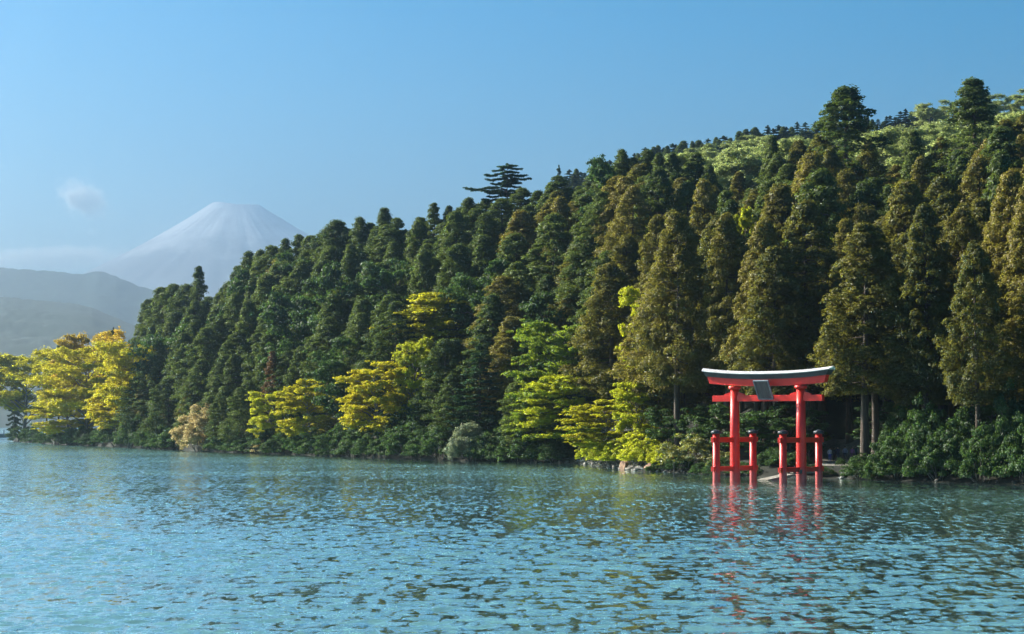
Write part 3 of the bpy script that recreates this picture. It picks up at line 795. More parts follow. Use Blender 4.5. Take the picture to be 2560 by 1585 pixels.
# the wide flat-topped fir: boughs read off its outline (height fraction, side, length in metres)
_Yf = float(Ds(1265) + 92)
_Hf = tipH(1268, _Yf, 409)
_zf = float(land(1268, _Yf))
arms = []
_r = np.random.default_rng(5)
for side, pts in ((-1, [(414, 22), (424, 36), (435, 56), (447, 52), (458, 38), (470, 105), (474, 60), (480, 52), (490, 50), (498, 62), (508, 40)]),
                  (1, [(412, 24), (420, 36), (428, 30), (437, 46), (446, 60), (455, 34), (466, 32), (476, 40), (486, 30), (498, 36)])):
    for py, w in pts:
        L_ = w / F * _Yf
        arms.append((Z(py, _Yf) - _zf - 0.03 * L_, (0 if side > 0 else math.pi) + _r.normal() * 0.12, L_, 0.05))
for i in range(34):
    py = 412 + 105 * _r.random()
    arms.append((Z(py, _Yf) - _zf, math.pi / 2 * (1 if i % 2 else -1) + _r.normal() * 0.6, (18 + 30 * _r.random() * min(1, (py - 400) / 40)) / F * _Yf, 0.04))
KIT['flatfir'] = gen_layered_fir(163, _Hf, 9, arms=arms, ls=0.26, leaves=46)
plant('flatfir', 'flat_topped_fir', 1268, _Yf, _Hf, 'wide flat-topped fir with level boughs standing above the ridge against the sky', 'tree', rz=0.0)

# ------------------------------------------------------------------ bright young-leaved trees on the slope and shore
special('maple0', 'maple_tree', 682, 972, 3, 'small yellow-green maple by the water next to a low tan bush', 105, rz=0.4)
special('maple1', 'maple_tree', 782, 950, 4, 'bright yellow maple in tiers at the foot of the dark slope', 135, rz=0.0)
special('maple2', 'maple_tree', 948, 905, 5, 'tall yellow maple with level tiers at the foot of the slope', 160, rz=0.0)
special('maple3', 'maple_tree', 1042, 842, 14, 'narrow lime-leaved maple between cedars above the tall yellow maple', 95, rz=1.0)
special('maple2', 'broadleaf_tree', 1105, 718, 40, 'yellow-crowned broadleaf high on the slope among dark cedars', 250, rz=2.0)
special('layeredfir', 'tiered_fir', 1200, 862, 7, 'green fir with level tiers of boughs at the slope foot', 190)
special('greenmaple0', 'maple_tree', 1440, 800, 9, 'broad green maple spreading beside the big cedar', 270, rz=0.3)
special('maple0', 'broadleaf_tree', 1622, 705, 34, 'yellow-lit broadleaf half hidden behind the big cedar', 130, rz=1.0)
special('maple3', 'maple_tree', 1450, 925, 5, 'lower lime-green maple with golden tips leaning over the water', 230, rz=1.2)
special('greenmaple1', 'maple_tree', 1370, 985, 4, 'low dark green maple beside the lime-green one over the water', 170, rz=1.2)
special('maple1', 'maple_tree', 1535, 1000, 5, 'brilliant yellow maple above the rocks on the shore', 190, rz=0.0)
special('maple3', 'maple_tree', 1600, 940, 9, 'slim yellow-green maple tucked against the big cedar', 110, rz=0.6)
special('maple0', 'broadleaf_tree', 1862, 505, 66, 'small yellow-leaved tree in a gap between the cedars high on the slope', 70, rz=2.2)
special('orange', 'orange_shrub', 763, 652, 74, 'small orange-leaved bush high on the dark slope', 30, 'shrub')
special('browncedar', 'brown_cedar', 682, 880, 8, 'reddish brown cedar rising behind the small maple', 60)
special('tanwillow', 'willow_bush', 500, 1020, -2.6, 'tall pale tan willow bush leaning over the water', 110, 'shrub', rz=0.5)
special('tanbush', 'tan_bush', 655, 1090, -1.6, 'low tan bush at the waterline below a maple', 48, 'shrub')
special('greywillow', 'willow_bush', 1180, 1062, -1.2, 'round grey-green willow bush at the water edge', 125, 'shrub')
special('limeshrub', 'lime_shrub', 1600, 1095, 1.5, 'upright lime-green shrub on the rocky shore', 85, 'shrub')
special('glossyshrub0', 'glossy_shrub', 1718, 1085, 1.0, 'large glossy light green shrub beside the torii gate', 150, 'shrub')
special('glossyshrub1', 'glossy_shrub', 1806, 1122, 2.0, 'small yellow-green shrub behind the left gate pillar', 60, 'shrub')
special('dead', 'dead_tree', 2430, 790, 18, 'bleached dead tree with bare forked branches in the dark grove', 90)
special('tall0', 'big_cedar', 1690, 610, 16, 'big broad cedar with boughs to the ground beside the torii gate', 250)

# shrubs under the trees along the water
LS = 'dark green shrub in the undergrowth along the foot of the slope'
px = 385.0
while px < 1440:
    if not (455 < px < 545 or 640 < px < 675 or 1125 < px < 1235):
        Y = float(Ds(px)) + rngp.uniform(-0.4, 1.2)
        plant('shrub%d' % rngp.randrange(4), 'shoreline_shrub', px, Y, rngp.uniform(3.2, 6.0), LS, 'shrub', 'undergrowth along the slope foot', rngp.uniform(0.9, 1.3), rng=rngp, sink=0.4)
    px += rngp.uniform(2.4, 3.6) / float(Ds(px)) * F
LB = 'rounded dark green bush overhanging the water right of the path'
for px, u, H, w in [(2215, 1.0, 4.0, 90), (2240, 0.6, 4.4, 130), (2290, 2.0, 6.6, 140), (2345, 0.5, 5.4, 140), (2395, 2.5, 6.6, 150), (2450, 0.6, 5.2, 150), (2510, 2.2, 6.4, 150), (2560, 0.8, 6.0, 150), (2250, 5.0, 6.5, 120), (2330, 6, 7.5, 140), (2540, 5.0, 8.2, 150), (2620, 1.5, 6, 150), (2700, 1.0, 5.5, 160), (2780, 1.5, 6, 160)]:
    Y = float(Ds(px)) + u
    plant('shrub%d' % rngp.randrange(4), 'waterside_bush', px, Y, H, LB, 'bush', 'bushes overhanging the water', rng=rngp, wpx=w, sink=0.5)
for px, u, H, w, lab in [(2150, 3.0, 1.5, 50, 'small dark shrub in front of the people on the path'), (2100, 4, 0.9, 24, 'tiny dark shrub beside the gravel path')]:
    Y = float(Ds(px)) + u
    plant('shrub1', 'path_shrub', px, Y, H, lab, 'shrub', rng=rngp, wpx=w)
LK = 'low dark fern clump on the bank behind the torii gate'
px = 1640.0
while px < 2200:
    Y = 230.0
    if not (1890 < px < 2000 or 2062 < px < 2125):
        Y = float(Ds(px)) + rngp.uniform(-0.7, 1.3)
        plant('shrub%d' % rngp.randrange(4), 'bank_fern', px, Y, rngp.uniform(1.0, 2.3), LK, 'fern', 'ferns on the bank behind the gate', rngp.uniform(1.0, 1.5), rng=rngp, sink=0.2)
    px += rngp.uniform(0.8, 1.7) / Y * F
for i in range(16):
    px = rngp.uniform(1885, 2010); Y = float(Ds(px)) + rngp.uniform(3.4, 7)
    plant('shrub%d' % rngp.randrange(4), 'bank_fern', px, Y, rngp.uniform(1.0, 2.0), LK, 'fern', 'ferns on the bank behind the gate', rngp.uniform(1.0, 1.5), rng=rngp, sink=0.2)
for i in range(34):
    px = rngp.uniform(640, 1500); Y = float(Ds(px)) + rngp.uniform(5, 16)
    plant('shrub%d' % rngp.randrange(4), 'slope_shrub', px, Y, rngp.uniform(3.0, 5.5), 'dark shrub growing between the tree trunks low on the slope', 'shrub', 'undergrowth between the slope trees', rngp.uniform(0.9, 1.3), rng=rngp, sink=0.3)
LY = 'small lime-green shrub among the rocks under the yellow maple'
for px, u, H in [(1470, 0.8, 2.6), (1488, 1.6, 3.4), (1506, 0.9, 2.8), (1526, 1.5, 3.6), (1548, 1.3, 3.0), (1580, 1.8, 2.6), (1622, 1.8, 3.0), (1644, 1.4, 2.4), (1662, 1.0, 2.6)]:
    plant('limeshrub', 'rock_shrub', px, float(Ds(px)) + u, H, LY, 'shrub', 'lime shrubs among the rocks', rngp.uniform(1.0, 1.3), rng=rngp, sink=0.2)
LU = 'dark leafy understorey tree below the tall cedars behind the gate'
for px, u, H, w in [(1780, 8, 5, 90), (1830, 12, 6, 110), (1885, 10, 5.2, 110), (1930, 13, 6.2, 120), (1975, 11, 4.8, 100), (2020, 14, 5.5, 90), (1665, 8, 6, 90), (1740, 9, 6, 80), (2190, 16, 6, 100), (2260, 18, 6.5, 110), (2480, 14, 7, 120)]:
    Y = float(Ds(px)) + u
    plant('darkbroad%d' % rngp.randrange(2), 'understorey_tree', px, Y, H, LU, 'tree', 'understorey behind the gate', rng=rngp, wpx=w)

# ------------------------------------------------------------------ the wooded spit on the left
special('zelkova0', 'zelkova_tree', 62, 902, 10, 'golden-green spreading zelkova with dark limbs at the tip of the spit', 235, rz=0.2)
special('zelkova1', 'zelkova_tree', 215, 884, 6, 'largest bright yellow zelkova bending down to the water on the spit', 250, rz=1.1)
special('zelkova0', 'zelkova_tree', 355, 878, 14, 'yellow zelkova next to the dark conifer slope', 210, rz=2.0)
special('maple1', 'broadleaf_tree', 182, 985, 2, 'low yellow tree whose leaves touch the water on the spit', 150, rz=0.0)
special('maple2', 'broadleaf_tree', 318, 950, 8, 'low yellow broadleaf with layered pads on the spit', 150, rz=0.7)
special('zelkova2', 'zelkova_tree', 215, 858, 46, 'orange-gold zelkova behind the bright yellow ones', 150, rz=0.0)
special('thingold', 'thin_leaved_tree', 325, 842, 50, 'thinly leaved golden tree with bare upper twigs beside a pointed conifer', 130, rz=0.0)
special('bare0', 'bare_tree', 255, 850, 52, 'leafless twiggy tree behind the golden spit trees', 60, rz=0.8)
special('spikefir1', 'pointed_conifer', 283, 824, 40, 'dark pointed conifer rising out of the golden trees on the spit', 52)
special('open0', 'dark_pine', 148, 862, 60, 'dark clustered pine behind the yellow spit trees', 50, rz=0.3)
special('open1', 'dark_pine', 118, 878, 64, 'shorter dark pine left of the clustered pine', 40, rz=2.0)
special('spikefir0', 'dark_pine', 38, 900, 40, 'little dark pine tip over the golden zelkova at the spit end', 34)
LSS = 'dark shrub under the yellow trees along the spit shore'
px = 50.0
while px < 440:
    Y = float(Ds(px)) + rngp.uniform(-0.5, 2)
    plant('shrub%d' % rngp.randrange(4), 'spit_shrub', px, Y, rngp.uniform(4.0, 8.0), LSS, 'shrub', 'shrubs along the spit shore', rngp.uniform(0.8, 1.1), rng=rngp, sink=0.5)
    px += rngp.uniform(2.6, 4.0) / float(Ds(px)) * F

# ------------------------------------------------------------------ the far slope behind
LFR = 'small far conifer in the row along the distant ridge'
LFP = 'pale green spring tree on the sunlit far slope behind the cedars'
ridge_py = lambda p: float(np.interp(p, [1400, 1420, 1500, 1600, 1700, 1800, 1900, 2000, 2100, 2200, 2300, 2400, 2500, 2560, 2700], [438, 430, 402, 376, 354, 340, 318, 306, 292, 290, 266, 260, 240, 232, 225]))
px = 1405.0
while px < 2340:
    Y = 742 + rngp.uniform(-20, 25)
    py = ridge_py(px) + rngp.choice([rngp.uniform(-6, 6), rngp.uniform(0, 26)])
    H = max(8.0, tipH(px, Y, py))
    plant(rngp.choice(['spikefir0', 'spikefir1', 'spikefir1', 'cypress0', 'cypress2']), 'ridge_conifer', px, Y, H, LFR, 'tree', 'conifers along the far ridge', rngp.uniform(1.0, 1.7), rng=rngp)
    px += rngp.uniform(6, 15)
for row, Y0 in enumerate((700, 660, 620, 580, 545, 510, 475)):
    px = 1420.0 + 20 * row
    while px < 2800:
        Y = Y0 + rngp.uniform(-14, 14)
        frac = np.interp(px, [1420, 1700, 1770, 2100, 2300, 2560], [0.0, 0.06, 0.6, 0.62, 0.75, 0.9])
        hmax = tipH(px, Y, ridge_py(px) + 24 + 9 * row)
        if hmax < 7: px += 12; continue
        if rngp.random() < frac:
            plant('paletree%d' % rngp.randrange(3), 'spring_tree', px, Y, min(hmax, rngp.uniform(11, 18)), LFP, 'tree', 'spring trees on the far slope', rngp.uniform(1.0, 1.5), rng=rngp)
        else:
            plant('spikefir%d' % rngp.randrange(2), 'ridge_conifer', px, Y, min(hmax, rngp.uniform(12, 16)), LFR, 'tree', 'conifers along the far ridge', rngp.uniform(1.0, 1.4), rng=rngp)
        px += rngp.uniform(7.5, 12) / Y * F
px = 2330.0
while px < 2800:
    Y = 735 + rngp.uniform(-15, 25)
    plant('paletree%d' % rngp.randrange(3), 'spring_tree', px, Y, max(9, tipH(px, Y, ridge_py(px) + rngp.uniform(-3, 10))), LFP, 'tree', 'spring trees on the far slope', 1.1, rng=rngp)
    px += rngp.uniform(50, 80)

# ------------------------------------------------------------------ torii gate standing in the lake
def torii():
    a = -math.radians(37)
    Yt = 217.0
    t = empty('torii_gate', (X(1918, Yt), Yt, 0.0), a)
    tag(t, 'vermilion torii gate with black curved lintel standing in the lake', 'gate')
    half = 3.95; dep = 3.75
    red = M['red']
    def lathe(name, prof, x, y, mat, parent, seg=32, smooth=True):
        q = QB(); th = np.arange(seg) / seg * 2 * np.pi
        pr = np.array(prof, float); n = len(pr)
        v = np.stack([x + pr[:, 0:1] * np.cos(th), y + pr[:, 0:1] * np.sin(th), np.repeat(pr[:, 1:2], seg, 1)], -1).reshape(-1, 3)
        i, j = np.meshgrid(np.arange(n - 1), np.arange(seg), indexing='ij'); j2 = (j + 1) % seg
        f = np.stack([i * seg + j, i * seg + j2, (i + 1) * seg + j2, (i + 1) * seg + j], -1).reshape(-1, 4)
        me = np_mesh(name, v, f, smooth)
        return link_mesh(name, me, mat, parent)
    def box(name, x0, x1, y0, y1, z0, z1, mat, parent, bev=0.03):
        bm = bmesh.new(); box_bm(bm, x0, x1, y0, y1, z0, z1)
        return bm_obj(name, bm, mat, parent, bev)
    for sx in (-half, half):
        p = lathe('pillar', [(0.0, -2.9), (0.55, -2.9), (0.54, 0), (0.50, 5), (0.455, 9.62), (0.0, 9.62)], sx, 0, red, t, 40)
        # cap block between pillar and lintel
        lathe('pillar_capital', [(0.0, 9.625), (0.56, 9.625), (0.66, 9.74), (0.66, 9.95), (0.0, 9.95)], sx, 0, red, p, 32, False)
        for sy in (-dep, dep):
            q = lathe('support_post', [(0.0, -2.9), (0.40, -2.9), (0.385, 0), (0.36, 4.98), (0.0, 4.98)], sx, sy, red, t, 28)
            lathe('post_cap', [(0.0, 4.985), (0.50, 4.985), (0.54, 5.04), (0.54, 5.22), (0.46, 5.28), (0.08, 5.42), (0.0, 5.43)], sx, sy, M['black'], q, 24, False)
        for zc, hh in ((4.35, 0.26), (1.32, 0.25)):
            box('tie_rail', sx - 0.17, sx + 0.17, -dep - 0.78, dep + 0.78, zc - hh, zc + hh, red, t)
            # wedges where the rail passes the pillar
    # penetrating beam and its wedges
    nb = box('lower_beam', -6.55, 6.55, -0.24, 0.24, 8.36, 9.0, red, t)
    for sx in (-half, half):
        for s in (-1, 1):
            bm = bmesh.new()
            x0 = sx + s * 0.44; x1 = sx + s * 1.22
            pr = [(x0, 9.004), (x1, 9.004), (x1, 9.12), (x0 + s * 0.18, 9.30), (x0, 9.34)]
            f_ = [bm.verts.new((x, -0.15, z)) for x, z in pr]; g_ = [bm.verts.new((x, 0.15, z)) for x, z in pr]
            bm.faces.new(f_); bm.faces.new(g_[::-1])
            for i in range(5): bm.faces.new([f_[i], f_[(i + 1) % 5], g_[(i + 1) % 5], g_[i]])
            bm_obj('wedge', bm, red, t, 0.0)
    # curved lintels: section swept along the span, ends rising and cut at a slant
    def sweep(name, Lb, Lt, sec, mat, rise, n=48):
        """sec: closed list of (y, z); ends lean outwards from length Lb at the lowest z to Lt at the highest"""
        zs = np.array([p[1] for p in sec]); z0, z1 = zs.min(), zs.max()
        V = []
        for i in range(n + 1):
            u = -1 + 2 * i / n
            for y, z in sec:
                L = Lb + (Lt - Lb) * (z - z0) / (z1 - z0)
                x = u * L
                V.append((x, y, z + rise * (abs(x) / 7.7) ** 2.4))
        k = len(sec); Fq = []
        bm = bmesh.new(); vs = [bm.verts.new(v) for v in V]
        for i in range(n):
            for j in range(k):
                bm.faces.new([vs[i * k + j], vs[i * k + (j + 1) % k], vs[(i + 1) * k + (j + 1) % k], vs[(i + 1) * k + j]])
        bm.faces.new(vs[:k][::-1]); bm.faces.new(vs[-k:])
        return bm_obj(name, bm, mat, t, 0.0)
    sweep('upper_beam', 6.85, 7.1, [(-0.34, 9.955), (0.34, 9.955), (0.36, 10.68), (-0.36, 10.68)], red, 0.42)
    kz = sweep('top_lintel', 7.2, 7.5, [(-0.50, 10.684), (0.50, 10.684), (0.62, 11.16), (-0.62, 11.16)], M['black'], 0.42)
    rf = sweep('lintel_roof', 7.56, 7.8, [(-0.70, 11.163), (0.70, 11.163), (0.72, 11.22), (0.07, 11.50), (-0.07, 11.50), (-0.72, 11.22)], M['copper'], 0.42)
    # short strut and leaning plaque
    box('strut', -0.26, 0.26, -0.2, 0.2, 9.004, 9.952, red, t)
    pl = bmesh.new(); box_bm(pl, -0.78, 0.78, -0.05, 0.05, -1.0, 1.0)
    po = bm_obj('plaque', pl, M['plaque'], t, 0.01)
    po.location = (-0.02, -0.78, 9.55); po.rotation_euler = (R(-31) * -1, 0, 0)
    for nm, b in (('plaque_frame', (-0.90, -0.785, -0.11, 0.07, -1.12, 1.12)), ('plaque_frame', (0.785, 0.90, -0.11, 0.07, -1.12, 1.12)), ('plaque_frame', (-0.783, 0.783, -0.11, 0.07, -1.14, -1.003)), ('plaque_frame', (-0.783, 0.783, -0.11, 0.07, 1.003, 1.13))):
        bm = bmesh.new(); box_bm(bm, *b); bm_obj(nm, bm, M['plaqueframe'], po, 0.01)
    for zc in (0.55, -0.3):
        bm = bmesh.new(); box_bm(bm, -0.05, 0.05, 0.055, 0.9 if zc > 0 else 0.5, zc - 0.04, zc + 0.04); bm_obj('plaque_bracket', bm, M['steel'], po, 0.0)
    return t
torii()

# ------------------------------------------------------------------ landing, path, rocks, poles, pier
def slab_strip(name, pts, w, th, mat):
    """a sloping strip of paving with thickness along points"""
    pts = np.array(pts, float); tan = np.gradient(pts, axis=0); side = unit(np.cross(tan, [0, 0, 1.0])) * w / 2
    bm = bmesh.new(); ring = []
    for p, s in zip(pts, side):
        ring.append([bm.verts.new(p + s), bm.verts.new(p - s), bm.verts.new(p - s - [0, 0, th]), bm.verts.new(p + s - [0, 0, th])])
    for a_, b_ in zip(ring[:-1], ring[1:]):
        for j in range(4): bm.faces.new([a_[j], a_[(j + 1) % 4], b_[(j + 1) % 4], b_[j]])
    bm.faces.new(ring[0][::-1]); bm.faces.new(ring[-1])
    return bm_obj(name, bm, mat, None, 0.0)
def W(px, Y, z): return (X(px, Y), Y, z)
o = slab_strip('stone_landing', [W(1905, 223, 0.06), W(1940, 224.5, 0.35), W(1985, 226.5, 0.75), W(2030, 230.5, 1.0)], 1.5, 0.3, M['slab'])
tag(o, 'pale sloping stone landing running down into the water under the gate', 'landing')
# gravel path laid on the land
ppx = np.linspace(2040, 2170, 24); pu = np.linspace(3.2, 34, 24)
A_, B_ = np.meshgrid(ppx, pu, indexing='ij'); Yp = Ds(A_) + B_
o = link_mesh('path', grid_mesh('path', (A_ - 1280) / F * Yp, Yp, land(A_, Yp) + 0.05), M['path']); tag(o, kind='structure')

def rock(seed, mat):
    rng = np.random.default_rng(seed); bm = bmesh.new(); bmesh.ops.create_icosphere(bm, subdivisions=2, radius=1.0)
    for i in range(7):                                   # chip flat faces
        n = unit(rng.normal(size=3)); d = 0.55 + 0.3 * rng.random()
        for v in bm.verts:
            e = float(np.dot(v.co, n)) - d
            if e > 0: v.co = v.co - Vector(n * e)
    for v in bm.verts: v.co *= 1 + 0.06 * rng.normal()
    me = bpy.data.meshes.new('rock'); bm.to_mesh(me); bm.free(); me.materials.append(mat); return me
RK = [rock(200 + i, M['rock']) for i in range(6)] + [rock(210 + i, M['redrock']) for i in range(2)]
RKD = [rock(220 + i, M['wetrock']) for i in range(3)]
rr = random.Random(3)
def put_rock(px, u, s, label, group, red=False):
    Y = float(Ds(px)) + u
    o = link_mesh('shore_rock', (RKD[rr.randrange(3)] if red == 2 else RK[6 + rr.randrange(2)]) if red else RK[rr.randrange(6)])
    o.location = (X(px, Y), Y, max(0.0, float(land(px, Y))) + s * 0.10); o.rotation_euler = (rr.uniform(-.4, .4), rr.uniform(-.4, .4), rr.uniform(0, 6.28))
    o.scale = (s * rr.uniform(.8, 1.5), s * rr.uniform(.8, 1.2), s * rr.uniform(.55, .85))
    tag(o, label, 'rock', group)
for i in range(50):
    px = 1440 + 230 * ((i + rr.random()) / 50)
    put_rock(px, rr.uniform(-0.9, 0.9), rr.uniform(0.18, 0.5) * (1.25 if 1545 < px < 1600 else 1), 'grey shore rock at the waterline below the yellow maple', 'rocks along the yellow maple shore')
put_rock(1566, 0.6, 1.25, 'large rusty brown rock below the lime-green shrub', None, True)
put_rock(1628, 0.5, 1.15, 'rusty brown rock left of the glossy light green shrub', None, True)
for i in range(30):
    px = rr.choice([rr.uniform(1690, 1905), rr.uniform(2080, 2560), rr.uniform(1250, 1430)])
    put_rock(px, rr.uniform(-0.7, 0.6), rr.uniform(0.2, 0.45), 'dark wet rock half hidden under bushes along the shore', 'rocks under the shore bushes', 2)

def pole(name, px, Y, h, label, cross):
    t = empty(name, (X(px, Y), Y, 0)); tag(t, label, 'pole')
    q = QB(); q.tube([[0, 0, -2.9], [0, 0, 0], [0, 0, h]], 0.045, 8); link_mesh('shaft', q.mesh('shaft'), M['steel'], t)
    if cross:
        bm = bmesh.new(); box_bm(bm, -0.75, 0.75, -0.04, 0.04, h * 0.52, h * 0.52 + 0.1); bm_obj('crossbar', bm, M['steel'], t)
        for x in (-0.62, 0.0, 0.62):
            bm = bmesh.new(); box_bm(bm, x - 0.14, x + 0.14, -0.16, 0.12, h * 0.52 + 0.104, h * 0.52 + 0.42); bm_obj('floodlight', bm, M['steel'], t, 0.03)
pole('lamp_pole', 1985, 213.5, 1.75, 'thin dark pole with a crossbar of floodlights in front of the right pillar', True)
pole('marker_pole', 1684, 244, 1.5, 'thin dark marker pole in the water before the glossy shrub', False)

t = empty('pier', (X(-20, 836), 836, 0)); tag(t, 'low grey pier reaching out from the wooded spit', 'pier')
bm = bmesh.new(); box_bm(bm, -60, 13, -1.4, 1.4, 0.75, 1.55); bm_obj('deck', bm, M['concrete'], t, 0.05)
bm = bmesh.new(); box_bm(bm, -60, 12.5, -1.1, 1.1, -2.9, 0.746); bm_obj('footing', bm, M['concrete'], t, 0.0)
for i in range(14):
    bm = bmesh.new(); x = 9.0 - i * 3.6; box_bm(bm, x - 0.13, x + 0.13, -1.25, -0.99, 1.553, 3.0); bm_obj('railing_post', bm, M['steel'], t, 0.02)

# ------------------------------------------------------------------ visitors on the path
def person(px, Y, h, top, bottom, skin, hair, face, arm, label):
    z = float(land(px, Y)) + 0.05
    t = empty('person', (X(px, Y), Y, z), face); tag(t, label, 'person', None)
    s = h / 1.7
    J = {'pel': (0, 0, .93), 'wa': (0, 0.0, 1.08), 'ch': (0, 0.0, 1.30), 'nk': (0, 0.0, 1.46), 'hd': (0, -0.015, 1.53), 'hd2': (0, -0.03, 1.62), 'hd3': (0, -0.01, 1.68),
         'lh': (-.10, 0, .88), 'lk': (-.11, -.03, .49), 'la': (-.12, .01, .09), 'lt': (-.13, -.14, .04), 'rh': (.10, 0, .88), 'rk': (.12, -.05, .49), 'ra': (.13, .05, .09), 'rt': (.14, -.10, .04),
         'ls': (-.19, 0, 1.39), 'le': (-.27, .02, 1.12), 'lw': (-.27, -.08 - .1 * arm, .88 + .25 * arm), 'lf': (-.26, -.13 - .12 * arm, .80 + .3 * arm),
         'rs': (.19, 0, 1.39), 're': (.26, .03, 1.12), 'rw': (.26, -.05, .87), 'rf': (.26, -.07, .78)}
    rad = {'pel': .15, 'wa': .135, 'ch': .16, 'nk': .055, 'hd': .075, 'hd2': .095, 'hd3': .07, 'lh': .10, 'lk': .062, 'la': .042, 'lt': .035, 'rh': .10, 'rk': .062, 'ra': .042, 'rt': .035,
           'ls': .065, 'le': .045, 'lw': .032, 'lf': .028, 'rs': .065, 're': .045, 'rw': .032, 'rf': .028}
    E = ['pel wa', 'wa ch', 'ch nk', 'nk hd', 'hd hd2', 'hd2 hd3', 'pel lh', 'lh lk', 'lk la', 'la lt', 'pel rh', 'rh rk', 'rk ra', 'ra rt', 'ch ls', 'ls le', 'le lw', 'lw lf', 'ch rs', 'rs re', 're rw', 'rw rf']
    keys = list(J); idx = {k: i for i, k in enumerate(keys)}
    me = bpy.data.meshes.new('body'); me.from_pydata([tuple(c * s for c in J[k]) for k in keys], [tuple(idx[x] for x in e.split()) for e in E], [])
    b = link_mesh('body', me, None, t)
    sk = b.modifiers.new('skin', 'SKIN'); sk.use_smooth_shade = True
    for k, sv in zip(keys, me.skin_vertices[0].data):
        sv.radius = (rad[k] * s, rad[k] * s * (0.75 if k in ('wa', 'ch', 'pel') else 1)); sv.use_root = (k == 'pel')
    b.modifiers.new('sub', 'SUBSURF').levels = 2; b.modifiers['sub'].render_levels = 2
    # clothing colours by height and reach
    m, nt, out = new_mat('clothed_skin'); L = nt.links.new
    tc = N(nt, 'ShaderNodeTexCoord'); sp = N(nt, 'ShaderNodeSeparateXYZ'); L(tc.outputs['Object'], sp.inputs[0])
    cr = ramp(nt, [(0.0, (0.02, 0.02, 0.02)), (0.05 , bottom), (0.545, top), (0.855, skin)]); cr.color_ramp.interpolation = 'CONSTANT'
    dv = N(nt, 'ShaderNodeMath', operation='DIVIDE'); dv.inputs[1].default_value = 1.72 * s; L(sp.outputs['Z'], dv.inputs[0]); L(dv.outputs[0], cr.inputs[0])
    p = N(nt, 'ShaderNodeBsdfPrincipled', Roughness=0.8); L(cr.outputs[0], p.inputs['Base Color']); L(p.outputs[0], out.inputs['Surface'])
    me.materials.append(m)
    bm = bmesh.new(); bmesh.ops.create_uvsphere(bm, u_segments=14, v_segments=10, radius=0.118 * s)
    bmesh.ops.delete(bm, geom=[v for v in bm.verts if v.co.z < -0.03 * s and v.co.y < 0.02], context='VERTS')
    for v in bm.verts: v.co += Vector((0, 0.012 * s, 1.635 * s))
    bm_obj('hair', bm, solid('hair', hair, hair, 5, 0.6), t, 0.0, True)
    return t
SK = (0.45, 0.28, 0.20)
for px, Y, h, top, bot, face, arm, lab in [
    (2073, 243, 1.68, (0.62, 0.64, 0.70), (0.05, 0.10, 0.42), 0.4, 0.2, 'person in a white top and bright blue trousers standing on the path by the gate'),
    (2084, 246, 1.60, (0.03, 0.035, 0.06), (0.03, 0.03, 0.05), 2.2, 0.0, 'person in all dark clothes beside the one in white'),
    (2093, 245, 1.72, (0.06, 0.06, 0.12), (0.05, 0.05, 0.07), -0.6, 0.8, 'person in a navy jacket with one arm raised on the path'),
    (2111, 247, 1.70, (0.34, 0.38, 0.52), (0.05, 0.05, 0.08), 0.2, 0.1, 'person in a pale blue shirt in the group on the path'),
    (2129, 248, 1.62, (0.42, 0.20, 0.50), (0.10, 0.06, 0.14), -0.3, 0.3, 'person in a purple top in the group on the path'),
    (2138, 249, 1.70, (0.02, 0.09, 0.11), (0.02, 0.03, 0.05), 1.2, 0.0, 'person in a dark teal jacket next to the one in purple'),
    (2146, 251, 1.58, (0.45, 0.42, 0.42), (0.05, 0.05, 0.06), 0.8, 0.0, 'person in a light grey top at the edge of the bushes')]:
    person(px, Y, h, top, bot, SK, (0.02, 0.015, 0.012), face, arm, lab)

# ------------------------------------------------------------------ haze over the lake and the plain beyond
bm = bmesh.new(); box_bm(bm, -16000, 16000, -4000, 23000, -4.0, 1600)
m, nt, out = new_mat('haze')
pv = N(nt, 'ShaderNodeVolumePrincipled'); pv.inputs['Density'].default_value = HAZE_DENSITY
pv.inputs['Color'].default_value = (0.74, 0.88, 1.0, 1); pv.inputs['Anisotropy'].default_value = 0.89
nt.links.new(pv.outputs[0], out.inputs['Volume'])
o = bm_obj('haze', bm, m); tag(o, kind='stuff')

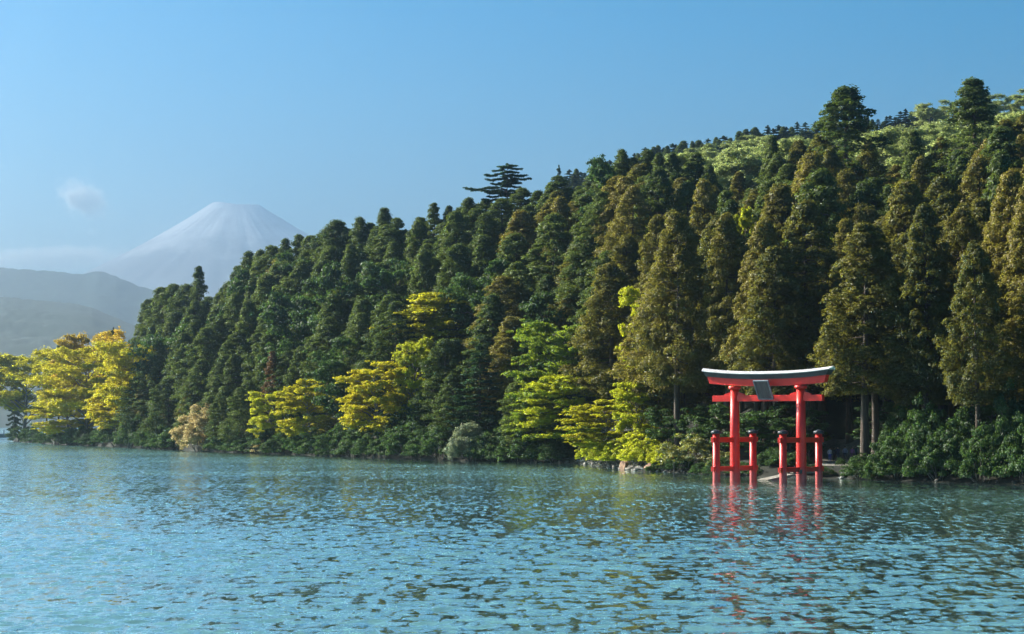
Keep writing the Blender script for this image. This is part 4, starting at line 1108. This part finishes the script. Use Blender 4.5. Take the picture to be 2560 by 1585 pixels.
# ------------------------------------------------------------------ clouds, far beyond the volcano and outside the haze
def cloud(px, py, wpx, hpx, label, dens, seed, tilt=0.0, Y=30000.0, detail=1.0):
    w = wpx / F * Y / 2; h = hpx / F * Y / 2
    bm = bmesh.new(); bmesh.ops.create_icosphere(bm, subdivisions=3, radius=1.0)
    for v in bm.verts: v.co = Vector((v.co.x * w, v.co.y * w * 0.7, v.co.z * h))
    m, nt, out = new_mat('cloud_vapour'); L = nt.links.new
    tc = N(nt, 'ShaderNodeTexCoord'); mp = N(nt, 'ShaderNodeMapping'); mp.inputs['Scale'].default_value = (1 / w, 1 / (w * 0.7), 1 / h)
    L(tc.outputs['Object'], mp.inputs['Vector'])
    ln = N(nt, 'ShaderNodeVectorMath', operation='LENGTH'); L(mp.outputs[0], ln.inputs[0])
    fo = N(nt, 'ShaderNodeMapRange'); fo.inputs['From Min'].default_value = 1.0; fo.inputs['From Max'].default_value = 0.3; L(ln.outputs['Value'], fo.inputs['Value'])
    no = N(nt, 'ShaderNodeTexNoise', Scale=4.5 / w * detail, Detail=6.0, Roughness=0.6); ad = N(nt, 'ShaderNodeVectorMath', operation='ADD'); ad.inputs[1].default_value = (seed * 900.0, 0, 0)
    L(tc.outputs['Object'], ad.inputs[0]); L(ad.outputs[0], no.inputs['Vector'])
    su = N(nt, 'ShaderNodeMath', operation='MULTIPLY_ADD'); su.inputs[1].default_value = 0.45; L(fo.outputs[0], su.inputs[0]); L(no.outputs['Fac'], su.inputs[2])
    mr = N(nt, 'ShaderNodeMapRange'); mr.inputs['From Min'].default_value = 0.70; mr.inputs['From Max'].default_value = 1.05; mr.inputs['To Max'].default_value = dens; L(su.outputs[0], mr.inputs['Value'])
    pv = N(nt, 'ShaderNodeVolumePrincipled'); pv.inputs['Color'].default_value = (1, 1, 1, 1); pv.inputs['Anisotropy'].default_value = 0.3
    L(mr.outputs[0], pv.inputs['Density']); L(pv.outputs[0], out.inputs['Volume'])
    o = bm_obj('cloud', bm, m); o.location = (X(px, Y), Y, Z(py, Y)); o.rotation_euler = (0, R(tilt), 0)
    tag(o, label, 'cloud')
cloud(205, 498, 200, 125, 'small white puffy cloud alone in the sky left of the volcano', 0.011, 1, 28)
cloud(225, 580, 60, 34, 'tiny faint cloud below the puffy one', 0.003, 2, 10)
cloud(120, 648, 560, 90, 'long thin pale cloud bank lying over the far ridge', 0.008, 3, -3, detail=2.0)
cloud(310, 640, 130, 40, 'upturned wisp at the end of the long cloud bank', 0.003, 4, -24)
